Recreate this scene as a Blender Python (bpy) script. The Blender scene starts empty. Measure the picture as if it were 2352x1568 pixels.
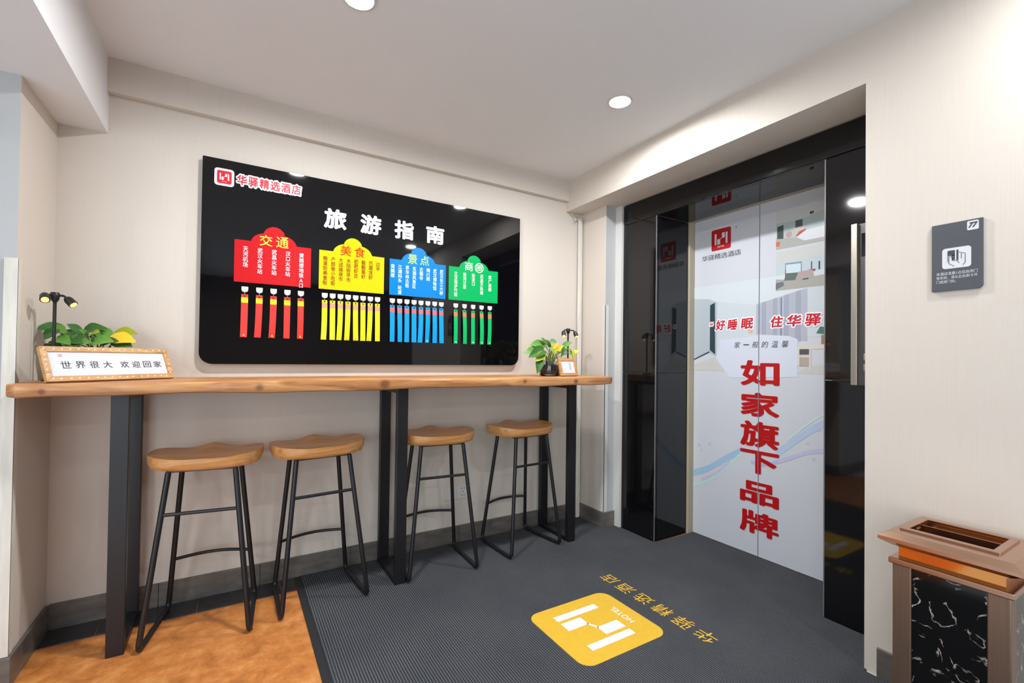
import bpy, bmesh, math, random
from mathutils import Vector, Matrix
random.seed(7)
S = bpy.context.scene
COL = S.collection

# ------------------------------------------------------------------ camera, world, exposure
def cam_axes(yaw, pitch, roll):
    f = Vector((math.sin(yaw), math.cos(yaw), 0)); r = Vector((math.cos(yaw), -math.sin(yaw), 0)); u = Vector((0, 0, 1))
    f2 = f*math.cos(pitch) + u*math.sin(pitch); u2 = u*math.cos(pitch) - f*math.sin(pitch)
    r3 = r*math.cos(roll) + u2*math.sin(roll); u3 = u2*math.cos(roll) - r*math.sin(roll)
    return r3, u3, f2
cr, cu_, cf = cam_axes(0.5463, 0.0126, 0.0127)
cam = bpy.data.cameras.new('camera'); camo = bpy.data.objects.new('camera', cam); COL.objects.link(camo)
M = Matrix.Identity(4)
for i in range(3):
    M[i][0] = cr[i]; M[i][1] = cu_[i]; M[i][2] = -cf[i]
M.translation = Vector((-2.0679, -2.662, 1.16))
camo.matrix_world = M
cam.sensor_width = 36.0; cam.sensor_fit = 'HORIZONTAL'
cam.lens = 1055.15/2352*36.0
cam.shift_y = 26.95/2352
cam.clip_start = 0.02
S.camera = camo
w = bpy.data.worlds.new('world'); S.world = w; w.use_nodes = True
w.node_tree.nodes['Background'].inputs[0].default_value = (0.86, 0.93, 1, 1)
w.node_tree.nodes['Background'].inputs[1].default_value = 4.6
S.view_settings.view_transform = 'Standard'; S.view_settings.look = 'None'
S.view_settings.gamma = 1.0; S.view_settings.use_curve_mapping = False
S.view_settings.exposure = 0.32
try: S.cycles.use_denoising = True
except Exception: pass
S.cycles.max_bounces = 10; S.cycles.diffuse_bounces = 6; S.cycles.sample_clamp_indirect = 6.0

H = 2.459            # ceiling height
LIGHT_W = 21.0
LIGHT_COL = (0.985, 0.988, 1.0)
DOWNLIGHTS = [(-1.70, -0.96), (-0.43, -0.98), (-0.31, -2.60), (0.84, -4.94), (-1.30, -4.94), (-3.30, -4.94), (-4.3, -2.6)]  # last three are unseen lobby lamps added for fill light

# ------------------------------------------------------------------ helpers
def lin(c):
    def g(v):
        v /= 255.0
        return v/12.92 if v <= 0.04045 else ((v+0.055)/1.055)**2.4
    return (g(c[0]), g(c[1]), g(c[2]), 1.0)

MATS = {}
def mat(name, rgb, rough=0.5, metal=0.0, var=0.0, vscale=(8, 8, 8), bump=0.0, bscale=(60, 60, 60), emit=0.0, ior=1.5, trans=0.0, spec=None, rgb2=None, alpha=None):
    if name in MATS: return MATS[name]
    m = bpy.data.materials.new(name); m.use_nodes = True
    nt = m.node_tree; b = nt.nodes['Principled BSDF']
    c = lin(rgb)
    b.inputs['Base Color'].default_value = c
    b.inputs['Roughness'].default_value = rough; b.inputs['Metallic'].default_value = metal
    b.inputs['IOR'].default_value = ior
    if trans: b.inputs['Transmission Weight'].default_value = trans
    if spec is not None: b.inputs['Specular IOR Level'].default_value = spec
    if emit:
        b.inputs['Emission Color'].default_value = c; b.inputs['Emission Strength'].default_value = emit
    if var or bump:
        tc = nt.nodes.new('ShaderNodeTexCoord')
    if var:
        mp = nt.nodes.new('ShaderNodeMapping'); mp.inputs['Scale'].default_value = vscale
        nz = nt.nodes.new('ShaderNodeTexNoise'); nz.inputs['Scale'].default_value = 1.0; nz.inputs['Detail'].default_value = 4
        nt.links.new(tc.outputs['Object'], mp.inputs[0]); nt.links.new(mp.outputs[0], nz.inputs['Vector'])
        rp = nt.nodes.new('ShaderNodeValToRGB'); rp.color_ramp.elements[0].position = 0.3; rp.color_ramp.elements[1].position = 0.7
        c2 = lin(rgb2) if rgb2 else tuple(min(1, v*(1+var)) for v in c[:3]) + (1,)
        c1 = c if rgb2 else tuple(v*(1-var) for v in c[:3]) + (1,)
        rp.color_ramp.elements[0].color = c1; rp.color_ramp.elements[1].color = c2
        nt.links.new(nz.outputs['Fac'], rp.inputs[0]); nt.links.new(rp.outputs[0], b.inputs['Base Color'])
    if bump:
        mp = nt.nodes.new('ShaderNodeMapping'); mp.inputs['Scale'].default_value = bscale
        nz = nt.nodes.new('ShaderNodeTexNoise'); nz.inputs['Scale'].default_value = 1.0; nz.inputs['Detail'].default_value = 3
        nt.links.new(tc.outputs['Object'], mp.inputs[0]); nt.links.new(mp.outputs[0], nz.inputs['Vector'])
        bp = nt.nodes.new('ShaderNodeBump'); bp.inputs['Strength'].default_value = bump; bp.inputs['Distance'].default_value = 0.002
        nt.links.new(nz.outputs['Fac'], bp.inputs['Height']); nt.links.new(bp.outputs[0], b.inputs['Normal'])
    MATS[name] = m
    return m

class MB:
    """collects polygons; multi-material through the slot index"""
    def __init__(self): self.v = []; self.f = []; self.mi = []; self.mats = []
    def slot(self, m):
        if m is None: return 0
        if m not in self.mats: self.mats.append(m)
        return self.mats.index(m)
    def add(self, vs, fs, m=None):
        n = len(self.v); s = self.slot(m)
        self.v += [tuple(p) for p in vs]
        for f in fs: self.f.append(tuple(i+n for i in f)); self.mi.append(s)
        return self
    def box(self, x0, x1, y0, y1, z0, z1, m=None):
        x0, x1 = sorted((x0, x1)); y0, y1 = sorted((y0, y1)); z0, z1 = sorted((z0, z1))
        vs = [(x0,y0,z0),(x1,y0,z0),(x1,y1,z0),(x0,y1,z0),(x0,y0,z1),(x1,y0,z1),(x1,y1,z1),(x0,y1,z1)]
        return self.add(vs, [(0,3,2,1),(4,5,6,7),(0,1,5,4),(1,2,6,5),(2,3,7,6),(3,0,4,7)], m)
    def prism(self, pts, fr, d0, d1, m=None):
        """2D outline (u,v) counter-clockwise seen from the front of frame fr, from depth d0 (back) to d1 (front)"""
        n = len(pts)
        vs = [fr(u, v, d0) for u, v in pts] + [fr(u, v, d1) for u, v in pts]
        fs = [tuple(range(n-1, -1, -1)), tuple(range(n, 2*n))] + [(i, (i+1) % n, n+(i+1) % n, n+i) for i in range(n)]
        return self.add(vs, fs, m)
    def tube(self, path, r, seg=10, m=None, cap=True):
        P = [Vector(p) for p in path]; n = len(P); rr = r if isinstance(r, (list, tuple)) else [r]*n
        T = [(P[min(i+1, n-1)]-P[max(i-1, 0)]).normalized() for i in range(n)]
        a = Vector((0, 0, 1)) if abs(T[0].z) < 0.9 else Vector((1, 0, 0))
        N = (a - T[0]*a.dot(T[0])).normalized(); vs = []
        for i in range(n):
            N = (N - T[i]*N.dot(T[i])).normalized(); B = T[i].cross(N)
            for k in range(seg):
                t = 2*math.pi*k/seg; vs.append(P[i] + (N*math.cos(t) + B*math.sin(t))*rr[i])
        fs = []
        for i in range(n-1):
            for k in range(seg):
                k2 = (k+1) % seg; fs.append((i*seg+k, i*seg+k2, (i+1)*seg+k2, (i+1)*seg+k))
        if cap: fs += [tuple(range(seg-1, -1, -1)), tuple((n-1)*seg+k for k in range(seg))]
        return self.add(vs, fs, m)
    def lathe(self, prof, c, seg=24, m=None):
        vs = []; fs = []; n = len(prof)
        for r, z in prof:
            for k in range(seg):
                t = 2*math.pi*k/seg; vs.append((c[0]+r*math.cos(t), c[1]+r*math.sin(t), c[2]+z))
        for i in range(n-1):
            for k in range(seg):
                k2 = (k+1) % seg; fs.append((i*seg+k, i*seg+k2, (i+1)*seg+k2, (i+1)*seg+k))
        fs += [tuple(range(seg-1, -1, -1)), tuple((n-1)*seg+k for k in range(seg))]
        return self.add(vs, fs, m)

ORG = {}
def build(name, mb, m=None, parent=None, smooth=False, bevel=0.0, tag=None, seg=2):
    o0 = ORG.get(parent, Vector((0, 0, 0)))
    me = bpy.data.meshes.new(name)
    me.from_pydata([Vector(v)-o0 for v in mb.v], [], mb.f)
    ml = mb.mats if mb.mats else [m]
    for x in ml: me.materials.append(x)
    if len(ml) > 1: me.polygons.foreach_set('material_index', mb.mi)
    me.validate(); me.update()
    if smooth: me.polygons.foreach_set('use_smooth', [True]*len(me.polygons))
    o = bpy.data.objects.new(name, me); COL.objects.link(o)
    if parent is not None: o.parent = parent
    ORG[o] = o0.copy()
    if bevel:
        b = o.modifiers.new('bevel', 'BEVEL'); b.width = bevel; b.segments = seg; b.limit_method = 'ANGLE'; b.angle_limit = math.radians(40)
    if smooth and bevel == 0:
        try: me.set_sharp_from_angle(angle=math.radians(45))
        except Exception: pass
    return o
def props(o, label=None, cat=None, group=None, kind=None):
    if label: o['label'] = label
    if cat: o['category'] = cat
    if group: o['group'] = group
    if kind: o['kind'] = kind
    return o
def thing(name, label, cat, loc, rotz=0.0, group=None, kind=None):
    o = bpy.data.objects.new(name, None); COL.objects.link(o); o.empty_display_size = 0.05
    o.location = loc; o.rotation_euler = (0, 0, rotz)
    props(o, label, cat, group, kind); ORG[o] = Vector(loc)
    return o
def dup(root, loc, rot, label):
    r = root.copy(); COL.objects.link(r); r.location = loc; r.rotation_euler = rot; r['label'] = label
    for ch in list(root.children):
        c = ch.copy(); COL.objects.link(c); c.parent = r
        for g in list(ch.children):
            d = g.copy(); COL.objects.link(d); d.parent = c
    return r
def frame(o, r, u):
    o = Vector(o); r = Vector(r).normalized(); u = Vector(u).normalized(); n = r.cross(u)
    return lambda a, b, d=0.0: o + r*a + u*b + n*d
def rrect(u0, u1, v0, v1, rs, seg=6):
    """rounded rectangle, radii order: bottom-left, bottom-right, top-right, top-left"""
    if not isinstance(rs, (list, tuple)): rs = [rs]*4
    out = []
    for (cu, cv, sx, sy, a0), r in zip([(u0, v0, 1, 1, 180), (u1, v0, -1, 1, 270), (u1, v1, -1, -1, 0), (u0, v1, 1, -1, 90)], rs):
        if r <= 0: out.append((cu, cv)); continue
        for k in range(seg+1):
            a = math.radians(a0 + 90*k/seg); out.append((cu+sx*r+r*math.cos(a), cv+sy*r+r*math.sin(a)))
    return out
def fillet(pts, r, seg=6):
    P = [Vector(p) for p in pts]; out = [P[0]]
    for i in range(1, len(P)-1):
        a = (P[i-1]-P[i]); b = (P[i+1]-P[i]); la, lb = a.length, b.length; a.normalize(); b.normalize()
        ang = a.angle(b); d = min(r/math.tan(ang/2), la*0.49, lb*0.49)
        s, e = P[i]+a*d, P[i]+b*d
        for k in range(seg+1):
            t = k/seg; out.append(s*(1-t)**2 + P[i]*2*t*(1-t) + e*t*t)
    out.append(P[-1])
    return out

TC = {}
def text2d(s, bold=0.0, line=1.0, res=2):
    key = (s, bold, line, res)
    if key in TC: return TC[key]
    cu = bpy.data.curves.new('t', 'FONT'); cu.body = s; cu.size = 1.0; cu.offset = bold; cu.space_line = line
    cu.align_x = 'CENTER'; cu.resolution_u = res; cu.fill_mode = 'FRONT'
    o = bpy.data.objects.new('t', cu); COL.objects.link(o)
    dg = bpy.context.evaluated_depsgraph_get(); dg.update()
    me = bpy.data.meshes.new_from_object(o.evaluated_get(dg))
    vs = [(v.co.x, v.co.y) for v in me.vertices]; fs = [tuple(p.vertices) for p in me.polygons]
    bpy.data.objects.remove(o); bpy.data.curves.remove(cu); bpy.data.meshes.remove(me)
    TC[key] = (vs, fs)
    return TC[key]
def put_text(mb, s, fr, u0, u1, v0, v1, d, m=None, bold=0.0, vertical=False, skew=0.0, line=1.0, res=2):
    """fits the lettering into the box u0..u1, v0..v1 of the frame"""
    body = '\n'.join(s) if vertical else s
    vs, fs = text2d(body, 0.0, line, res)
    if not vs: return
    if bold > 0:
        nc = 4 if bold < .03 else 8 if bold < .07 else 12
        V2 = []; F2 = []
        for q in range(nc+1):
            ox, oy = (0, 0) if q == nc else (bold*math.cos(2*math.pi*(q+.5)/nc), bold*math.sin(2*math.pi*(q+.5)/nc))
            n0 = len(V2); V2 += [(x+ox, y+oy) for x, y in vs]; F2 += [tuple(i+n0 for i in f) for f in fs]
        vs, fs = V2, F2; per = len(V2)//(nc+1)
    else: per = len(vs)+1
    a0 = min(p[0] for p in vs); a1 = max(p[0] for p in vs); b0 = min(p[1] for p in vs); b1 = max(p[1] for p in vs)
    W = []
    for i, (x, y) in enumerate(vs):
        t = (y-b0)/(b1-b0); u = u0+(x-a0)/(a1-a0)*(u1-u0) + skew*(t-0.5)*(v1-v0)
        W.append(fr(u, v0+t*(v1-v0), d+(i//per)*5e-5))
    n = (fr(0, 0, 1)-fr(0, 0, 0))
    f0 = fs[0]; nn = (W[f0[1]]-W[f0[0]]).cross(W[f0[2]]-W[f0[0]])
    if nn.dot(n) < 0: fs = [tuple(reversed(f)) for f in fs]
    mb.add(W, fs, m)
def disc(mb, fr, cu, cv, r, d, m=None, seg=14, ru=None):
    mb.add([fr(cu+(ru or r)*math.cos(2*math.pi*k/seg), cv+r*math.sin(2*math.pi*k/seg), d) for k in range(seg)], [tuple(range(seg))], m)
def quad(mb, fr, pts, d, m=None):
    mb.add([fr(u, v, d) for u, v in pts], [tuple(range(len(pts)))], m)
def hlogo(mb, fr, u0, u1, v0, v1, d, m):
    """the H mark inside the square u0..u1, v0..v1"""
    U = lambda a: u0+(u1-u0)*a
    V = lambda a: v0+(v1-v0)*a
    for a0, a1, b0, b1 in [(.17,.265,.27,.79), (.31,.455,.27,.52), (.545,.69,.55,.79), (.735,.83,.27,.79)]:
        quad(mb, fr, [(U(a0),V(b0)),(U(a1),V(b0)),(U(a1),V(b1)),(U(a0),V(b1))], d, m)
    quad(mb, fr, [(U(.43),V(.52)),(U(.455),V(.50)),(U(.57),V(.55)),(U(.545),V(.57))], d, m)
    put_text(mb, 'HOTEL', fr, U(.33), U(.67), V(.125), V(.195), d, m, bold=0.02)

# ------------------------------------------------------------------ materials
M_wall = mat('beige_wallpaper', (204, 196, 186), 0.62, var=0.016, vscale=(220, 220, 4), bump=0.12, bscale=(420, 420, 30))
M_white = mat('white_wall_paint', (172, 174, 175), 0.6, var=0.03, vscale=(6, 6, 6), bump=0.06, bscale=(40, 40, 40))
M_ceil = mat('ceiling_paint', (226, 227, 229), 0.8, var=0.012, vscale=(2, 2, 2))
M_granite = mat('black_granite', (13, 13, 15), 0.05, var=0.3, vscale=(90, 90, 90), spec=0.5)
M_bbtile = mat('dark_grey_skirting_tile', (98, 94, 89), 0.3, var=0.3, vscale=(9, 9, 30), bump=0.05)
M_btile = mat('charcoal_floor_tile', (48, 47, 50), 0.25, var=0.3, vscale=(10, 10, 10))
M_plasticW = mat('white_plastic', (206, 205, 202), 0.4, var=0.03, vscale=(14, 14, 3))
M_aged = mat('aged_white_plastic', (206, 204, 194), 0.5, var=0.12, vscale=(40, 40, 5), bump=0.25, bscale=(80, 80, 12))
M_black = mat('black_powder_coat', (19, 19, 23), 0.42, var=0.08, vscale=(30, 30, 30), bump=0.04, bscale=(600, 600, 600))
M_lampblk = mat('black_lamp_metal', (26, 24, 26), 0.38)
M_acryl = mat('black_acrylic', (7, 7, 10), 0.03, spec=0.5)
M_cream = mat('cream_door_frame', (176, 166, 142), 0.42, var=0.06, vscale=(20, 20, 3))
M_doorW = mat('white_door_film', (200, 204, 212), 0.28)
M_dark = mat('shaft_dark', (8, 8, 8), 0.8)
M_steel = mat('brushed_steel', (176, 170, 160), 0.32, 0.9, var=0.05, vscale=(200, 200, 4))
M_textW = mat('print_white', (208, 210, 215), .4, spec=.3)
M_soil = mat('dark_soil', (46, 32, 24), 0.9, var=0.5, vscale=(120, 120, 120), bump=0.9, bscale=(260, 260, 260))

def wood_mat(name, c0, c1, c2, axis_scale, rough=0.38, knots=()):
    m = bpy.data.materials.new(name); m.use_nodes = True; nt = m.node_tree; b = nt.nodes['Principled BSDF']; L = nt.links.new
    tc = nt.nodes.new('ShaderNodeTexCoord'); mp = nt.nodes.new('ShaderNodeMapping'); mp.inputs['Scale'].default_value = axis_scale
    L(tc.outputs['Object'], mp.inputs[0])
    nz = nt.nodes.new('ShaderNodeTexNoise'); nz.inputs['Scale'].default_value = 1.0; nz.inputs['Detail'].default_value = 6; nz.inputs['Distortion'].default_value = 1.4
    L(mp.outputs[0], nz.inputs['Vector'])
    rp = nt.nodes.new('ShaderNodeValToRGB'); e = rp.color_ramp.elements
    e[0].position = 0.28; e[0].color = lin(c0); e[1].position = 0.72; e[1].color = lin(c2)
    k = e.new(0.5); k.color = lin(c1)
    L(nz.outputs['Fac'], rp.inputs[0]); out = rp.outputs[0]
    mp2 = nt.nodes.new('ShaderNodeMapping'); mp2.inputs['Scale'].default_value = tuple(v*6 for v in axis_scale)
    L(tc.outputs['Object'], mp2.inputs[0])
    n2 = nt.nodes.new('ShaderNodeTexNoise'); n2.inputs['Scale'].default_value = 1.0; n2.inputs['Detail'].default_value = 3; L(mp2.outputs[0], n2.inputs['Vector'])
    mx = nt.nodes.new('ShaderNodeMix'); mx.data_type = 'RGBA'; mx.blend_type = 'MULTIPLY'; mx.inputs[0].default_value = 0.28
    L(out, mx.inputs[6]); L(n2.outputs['Color'], mx.inputs[7])
    g = nt.nodes.new('ShaderNodeRGBToBW'); L(n2.outputs['Color'], g.inputs[0])
    r3 = nt.nodes.new('ShaderNodeValToRGB'); r3.color_ramp.elements[0].position = .3; r3.color_ramp.elements[0].color = (.35,.3,.25,1); r3.color_ramp.elements[1].position = .6
    L(g.outputs[0], r3.inputs[0]); L(r3.outputs[0], mx.inputs[7]); out = mx.outputs[2]
    for kx, ky, kz, kr in knots:
        vm = nt.nodes.new('ShaderNodeVectorMath'); vm.operation = 'DISTANCE'; vm.inputs[1].default_value = (kx, ky, kz); L(tc.outputs['Object'], vm.inputs[0])
        rr = nt.nodes.new('ShaderNodeValToRGB'); ee = rr.color_ramp.elements; ee[0].position = kr*0.45; ee[0].color = (.75,.75,.75,1); ee[1].position = kr; ee[1].color = (0,0,0,1)
        L(vm.outputs['Value'], rr.inputs[0])
        mk = nt.nodes.new('ShaderNodeMix'); mk.data_type = 'RGBA'; mk.inputs[7].default_value = lin((92, 52, 26))
        L(rr.outputs[0], mk.inputs[0]); L(out, mk.inputs[6]); out = mk.outputs[2]
    L(out, b.inputs['Base Color']); b.inputs['Roughness'].default_value = rough
    bp = nt.nodes.new('ShaderNodeBump'); bp.inputs['Strength'].default_value = 0.12; bp.inputs['Distance'].default_value = 0.002
    L(n2.outputs['Fac'], bp.inputs['Height']); L(bp.outputs[0], b.inputs['Normal'])
    return m
M_table = wood_mat('table_wood', (146, 94, 52), (186, 132, 82), (210, 162, 110), (2.2, 14, 26), 0.36, knots=[(-1.27, -.25, 1.028, .013), (-.10, -.25, 1.035, .032), (.69, -.25, 1.036, .018), (-.62, -.25, 1.03, .022), (1.05, -.25, 1.03, .02)])
M_seat = wood_mat('stool_wood', (186, 124, 66), (207, 150, 90), (222, 170, 112), (3, 16, 30), 0.36)
M_frame = wood_mat('frame_wood', (168, 122, 72), (192, 146, 92), (210, 166, 108), (6, 6, 40), 0.45)

def floor_mat():
    m = bpy.data.materials.new('orange_stone_floor'); m.use_nodes = True; nt = m.node_tree; b = nt.nodes['Principled BSDF']; L = nt.links.new
    tc = nt.nodes.new('ShaderNodeTexCoord')
    n1 = nt.nodes.new('ShaderNodeTexNoise'); n1.inputs['Scale'].default_value = 11; n1.inputs['Detail'].default_value = 10; n1.inputs['Roughness'].default_value = .74; n1.inputs['Distortion'].default_value = .15
    L(tc.outputs['Object'], n1.inputs['Vector'])
    rp = nt.nodes.new('ShaderNodeValToRGB'); e = rp.color_ramp.elements
    e[0].position = .3; e[0].color = lin((150, 88, 38)); e[1].position = .72; e[1].color = lin((220, 156, 90)); k = e.new(.5); k.color = lin((192, 120, 58))
    L(n1.outputs['Fac'], rp.inputs[0]); L(rp.outputs[0], b.inputs['Base Color'])
    b.inputs['Roughness'].default_value = .42
    return m
M_floor = floor_mat()
def carpet_mat():
    m = bpy.data.materials.new('ribbed_grey_mat'); m.use_nodes = True; nt = m.node_tree; b = nt.nodes['Principled BSDF']; L = nt.links.new
    tc = nt.nodes.new('ShaderNodeTexCoord')
    wv = nt.nodes.new('ShaderNodeTexWave'); wv.wave_type = 'BANDS'; wv.bands_direction = 'X'; wv.inputs['Scale'].default_value = 31.0; wv.inputs['Distortion'].default_value = 0.35; wv.inputs['Detail Scale'].default_value = 3
    L(tc.outputs['Object'], wv.inputs['Vector'])
    mp = nt.nodes.new('ShaderNodeMapping'); mp.inputs['Scale'].default_value = (160, 160, 160); L(tc.outputs['Object'], mp.inputs[0])
    nz = nt.nodes.new('ShaderNodeTexNoise'); nz.inputs['Scale'].default_value = 1; nz.inputs['Detail'].default_value = 3; L(mp.outputs[0], nz.inputs['Vector'])
    rp = nt.nodes.new('ShaderNodeValToRGB'); e = rp.color_ramp.elements; e[0].position = .15; e[0].color = lin((46, 49, 54)); e[1].position = .8; e[1].color = lin((88, 91, 96))
    L(wv.outputs['Fac'], rp.inputs[0])
    mx = nt.nodes.new('ShaderNodeMix'); mx.data_type = 'RGBA'; mx.blend_type = 'OVERLAY'; mx.inputs[0].default_value = .45; L(rp.outputs[0], mx.inputs[6]); L(nz.outputs['Fac'], mx.inputs[7])
    n3 = nt.nodes.new('ShaderNodeTexNoise'); n3.inputs['Scale'].default_value = 2.5; n3.inputs['Detail'].default_value = 3; L(tc.outputs['Object'], n3.inputs['Vector'])
    r3 = nt.nodes.new('ShaderNodeValToRGB'); r3.color_ramp.elements[0].color = (.82,.82,.82,1); r3.color_ramp.elements[0].position = .3; r3.color_ramp.elements[1].color = (1.08,1.06,1.02,1); r3.color_ramp.elements[1].position = .7
    L(n3.outputs['Fac'], r3.inputs[0])
    m4 = nt.nodes.new('ShaderNodeMix'); m4.data_type = 'RGBA'; m4.blend_type = 'MULTIPLY'; m4.inputs[0].default_value = 1; L(mx.outputs[2], m4.inputs[6]); L(r3.outputs[0], m4.inputs[7])
    L(m4.outputs[2], b.inputs['Base Color']); b.inputs['Roughness'].default_value = .95; b.inputs['Specular IOR Level'].default_value = .1
    bp = nt.nodes.new('ShaderNodeBump'); bp.inputs['Strength'].default_value = .5; bp.inputs['Distance'].default_value = .002; L(wv.outputs['Fac'], bp.inputs['Height']); L(bp.outputs[0], b.inputs['Normal'])
    return m
M_carpet = carpet_mat()
def marble_mat():
    m = bpy.data.materials.new('black_veined_marble'); m.use_nodes = True; nt = m.node_tree; b = nt.nodes['Principled BSDF']; L = nt.links.new
    tc = nt.nodes.new('ShaderNodeTexCoord')
    n1 = nt.nodes.new('ShaderNodeTexNoise'); n1.inputs['Scale'].default_value = 9; n1.inputs['Detail'].default_value = 6; n1.inputs['Distortion'].default_value = 1.2
    L(tc.outputs['Object'], n1.inputs['Vector'])
    r1 = nt.nodes.new('ShaderNodeValToRGB'); e = r1.color_ramp.elements; e[0].position = .484; e[0].color = (0,0,0,1); e[1].position = .516; e[1].color = (0,0,0,1); k = e.new(.5); k.color = (1,1,1,1)
    L(n1.outputs['Fac'], r1.inputs[0])
    n2 = nt.nodes.new('ShaderNodeTexNoise'); n2.inputs['Scale'].default_value = 26; n2.inputs['Detail'].default_value = 2; L(tc.outputs['Object'], n2.inputs['Vector'])
    r2 = nt.nodes.new('ShaderNodeValToRGB'); r2.color_ramp.elements[0].position = .47; r2.color_ramp.elements[1].position = .6; L(n2.outputs['Fac'], r2.inputs[0])
    mu = nt.nodes.new('ShaderNodeMath'); mu.operation = 'MULTIPLY'; L(r1.outputs[0], mu.inputs[0]); L(r2.outputs[0], mu.inputs[1])
    mx = nt.nodes.new('ShaderNodeMix'); mx.data_type = 'RGBA'; mx.inputs[6].default_value = (.003,.003,.003,1); mx.inputs[7].default_value = lin((214, 198, 188)); L(mu.outputs[0], mx.inputs[0])
    L(mx.outputs[2], b.inputs['Base Color']); b.inputs['Roughness'].default_value = .08
    return m
M_marble = marble_mat()

# ------------------------------------------------------------------ the room shell
XB, XD = 0.253, 0.616          # granite face, lift door plane
YJ, YR, YE = -0.62, -1.606, -1.862
ZL, ZH = 2.24, 2.10
XL = -2.718                     # left bay wall
M_bounce_tile = mat('pale_bounce_tile', (208, 212, 217), .35, var=.04, vscale=(3, 3, 3))  # unseen floor made pale and cool to bounce neutral light onto the ceiling
mb = MB().box(-2.95, 1.0, -1.75, 0.2, -.1, 0, M_floor); mb.box(-5.6, -2.95, -1.75, .2, -.1, 0, M_bounce_tile); mb.box(-5.6, 2.7, -6.3, -1.75, -.1, 0, M_bounce_tile)
fl = build('floor', mb)
props(fl, 'mottled orange stone floor of the lobby', 'floor', kind='structure')
xs = [-2.716, -2.535, -2.187, -1.842, -1.776]
for a, b in zip(xs[:-1], xs[1:]):
    build('border_tile', MB().box(a+.0015, b-.0015, -0.155, -0.013, 0.0, 0.003), M_btile, fl, bevel=.0008)

wb = build('wall_back', MB().box(-2.9, 0.9, 0.0, 0.2, 0.0, 2.7), M_wall)
props(wb, 'beige papered wall behind the black travel guide board', 'wall', kind='structure')
props(build('trim_2', MB().box(-2.556, -.0005, -0.036, -.0005, 2.309, H), M_wall), 'shallow beige beam along the top of the board wall', 'beam', kind='structure')
wl_ = MB().box(-5.6, XL, -0.39, 0.2, 0.0, 2.7, M_wall); wl_.slot(M_white); wl_.mi[2] = 1
wl = build('wall_left', wl_)
props(wl, 'pale papered pier at the left end of the bar table', 'wall', kind='structure')
fL = frame((0, 0, 0), (1, 0, 0), (0, 1, 0))
mb = MB()
mb.add([(XL-.001,-.3925,.11),(XL+.004,-.3925,.11),(XL+.004,-.36,.11),(XL-.001,-.36,.11),(XL-.001,-.3925,1.49),(XL+.004,-.3925,1.49),(XL+.004,-.36,1.49),(XL-.001,-.36,1.49)],[(0,3,2,1),(4,5,6,7),(0,1,5,4),(1,2,6,5),(2,3,7,6),(3,0,4,7)])
mb.box(XL-.03, XL+.004, -.396, -.3895, .11, 1.49)
build('corner_guard', mb, M_aged, wl)
mb = MB().box(0, .9, -3.4, YE, 0, 2.7)
mb.box(0, .9, YE, 0, ZL, 2.7)
mb.box(.275, .9, -.598, -.27, 0, ZL); mb.box(.275, .9, YE, -1.628, 0, ZL); mb.box(.275, .9, -1.628, -.598, 2.122, ZL)
wr = build('wall_right', mb, M_wall)
props(wr, 'pale papered wall with the lift recess and card sign', 'wall', kind='structure')
PA, PP = 0.145, -0.268
pm_ = MB().box(PA, .9, PP, 0, 0, ZL, M_white); pm_.slot(M_wall); pm_.mi[5] = 1
build('pier', pm_, None, wr)
mb = MB().box(PA-.003, PA+.0, PP-.003, PP+.028, .11, 1.545); mb.box(PA-.003, PA+.028, PP-.003, PP, .11, 1.545)
build('corner_guard', mb, M_plasticW, wr)
build('caulk_strip', MB().box(.235, .275, -.327, PP, 0, ZL), M_plasticW, wr)
cl = build('ceiling', MB().box(-5.6, 2.7, -6.3, 0.2, H, H+.1), M_ceil)
props(cl, 'flat off-white ceiling with round downlights', 'ceiling', kind='structure')
bm_ = build('bulkhead', MB().box(-3.4, -2.556, -6.3, 0.0, 2.135, H), M_ceil, cl)
M_lobby = mat('lobby_wall_brown', (112, 98, 88), .6, var=.1)
mb = MB().box(-2.7, 2.7, -6.4, -6.3, 0, 2.7); mb.box(-5.6, -2.7, -6.4, -6.3, 0, .35); mb.box(-5.6, -2.7, -6.4, -6.3, 2.30, 2.7); mb.box(-5.6, -5.4, -6.4, -6.3, .35, 2.3)
props(build('wall_front', mb, M_lobby), 'far lobby wall behind the photographer', 'wall', kind='structure')
mb = MB().box(-5.7, -5.6, -3.2, .2, 0, 2.7); mb.box(-5.7, -5.6, -6.4, -5.6, 0, 2.7); mb.box(-5.7, -5.6, -5.6, -3.2, 0, .35); mb.box(-5.7, -5.6, -5.6, -3.2, 2.30, 2.7)
props(build('wall_lobby_left', mb, M_wall), 'left outer wall of the lobby', 'wall', kind='structure')
props(build('wall_lobby_right', MB().box(2.7, 2.8, -6.4, -3.4, 0, 2.7), M_wall), 'right outer wall of the lobby', 'wall', kind='structure')
props(build('wall_return', MB().box(.9, 2.8, -3.45, -3.4, 0, 2.7), M_wall), 'short return wall beside the lift', 'wall', kind='structure')
M_alu = mat('fill_window_metal', (120, 120, 122), .4, .6)  # unseen windows added to bring daylight fill into the room
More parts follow.
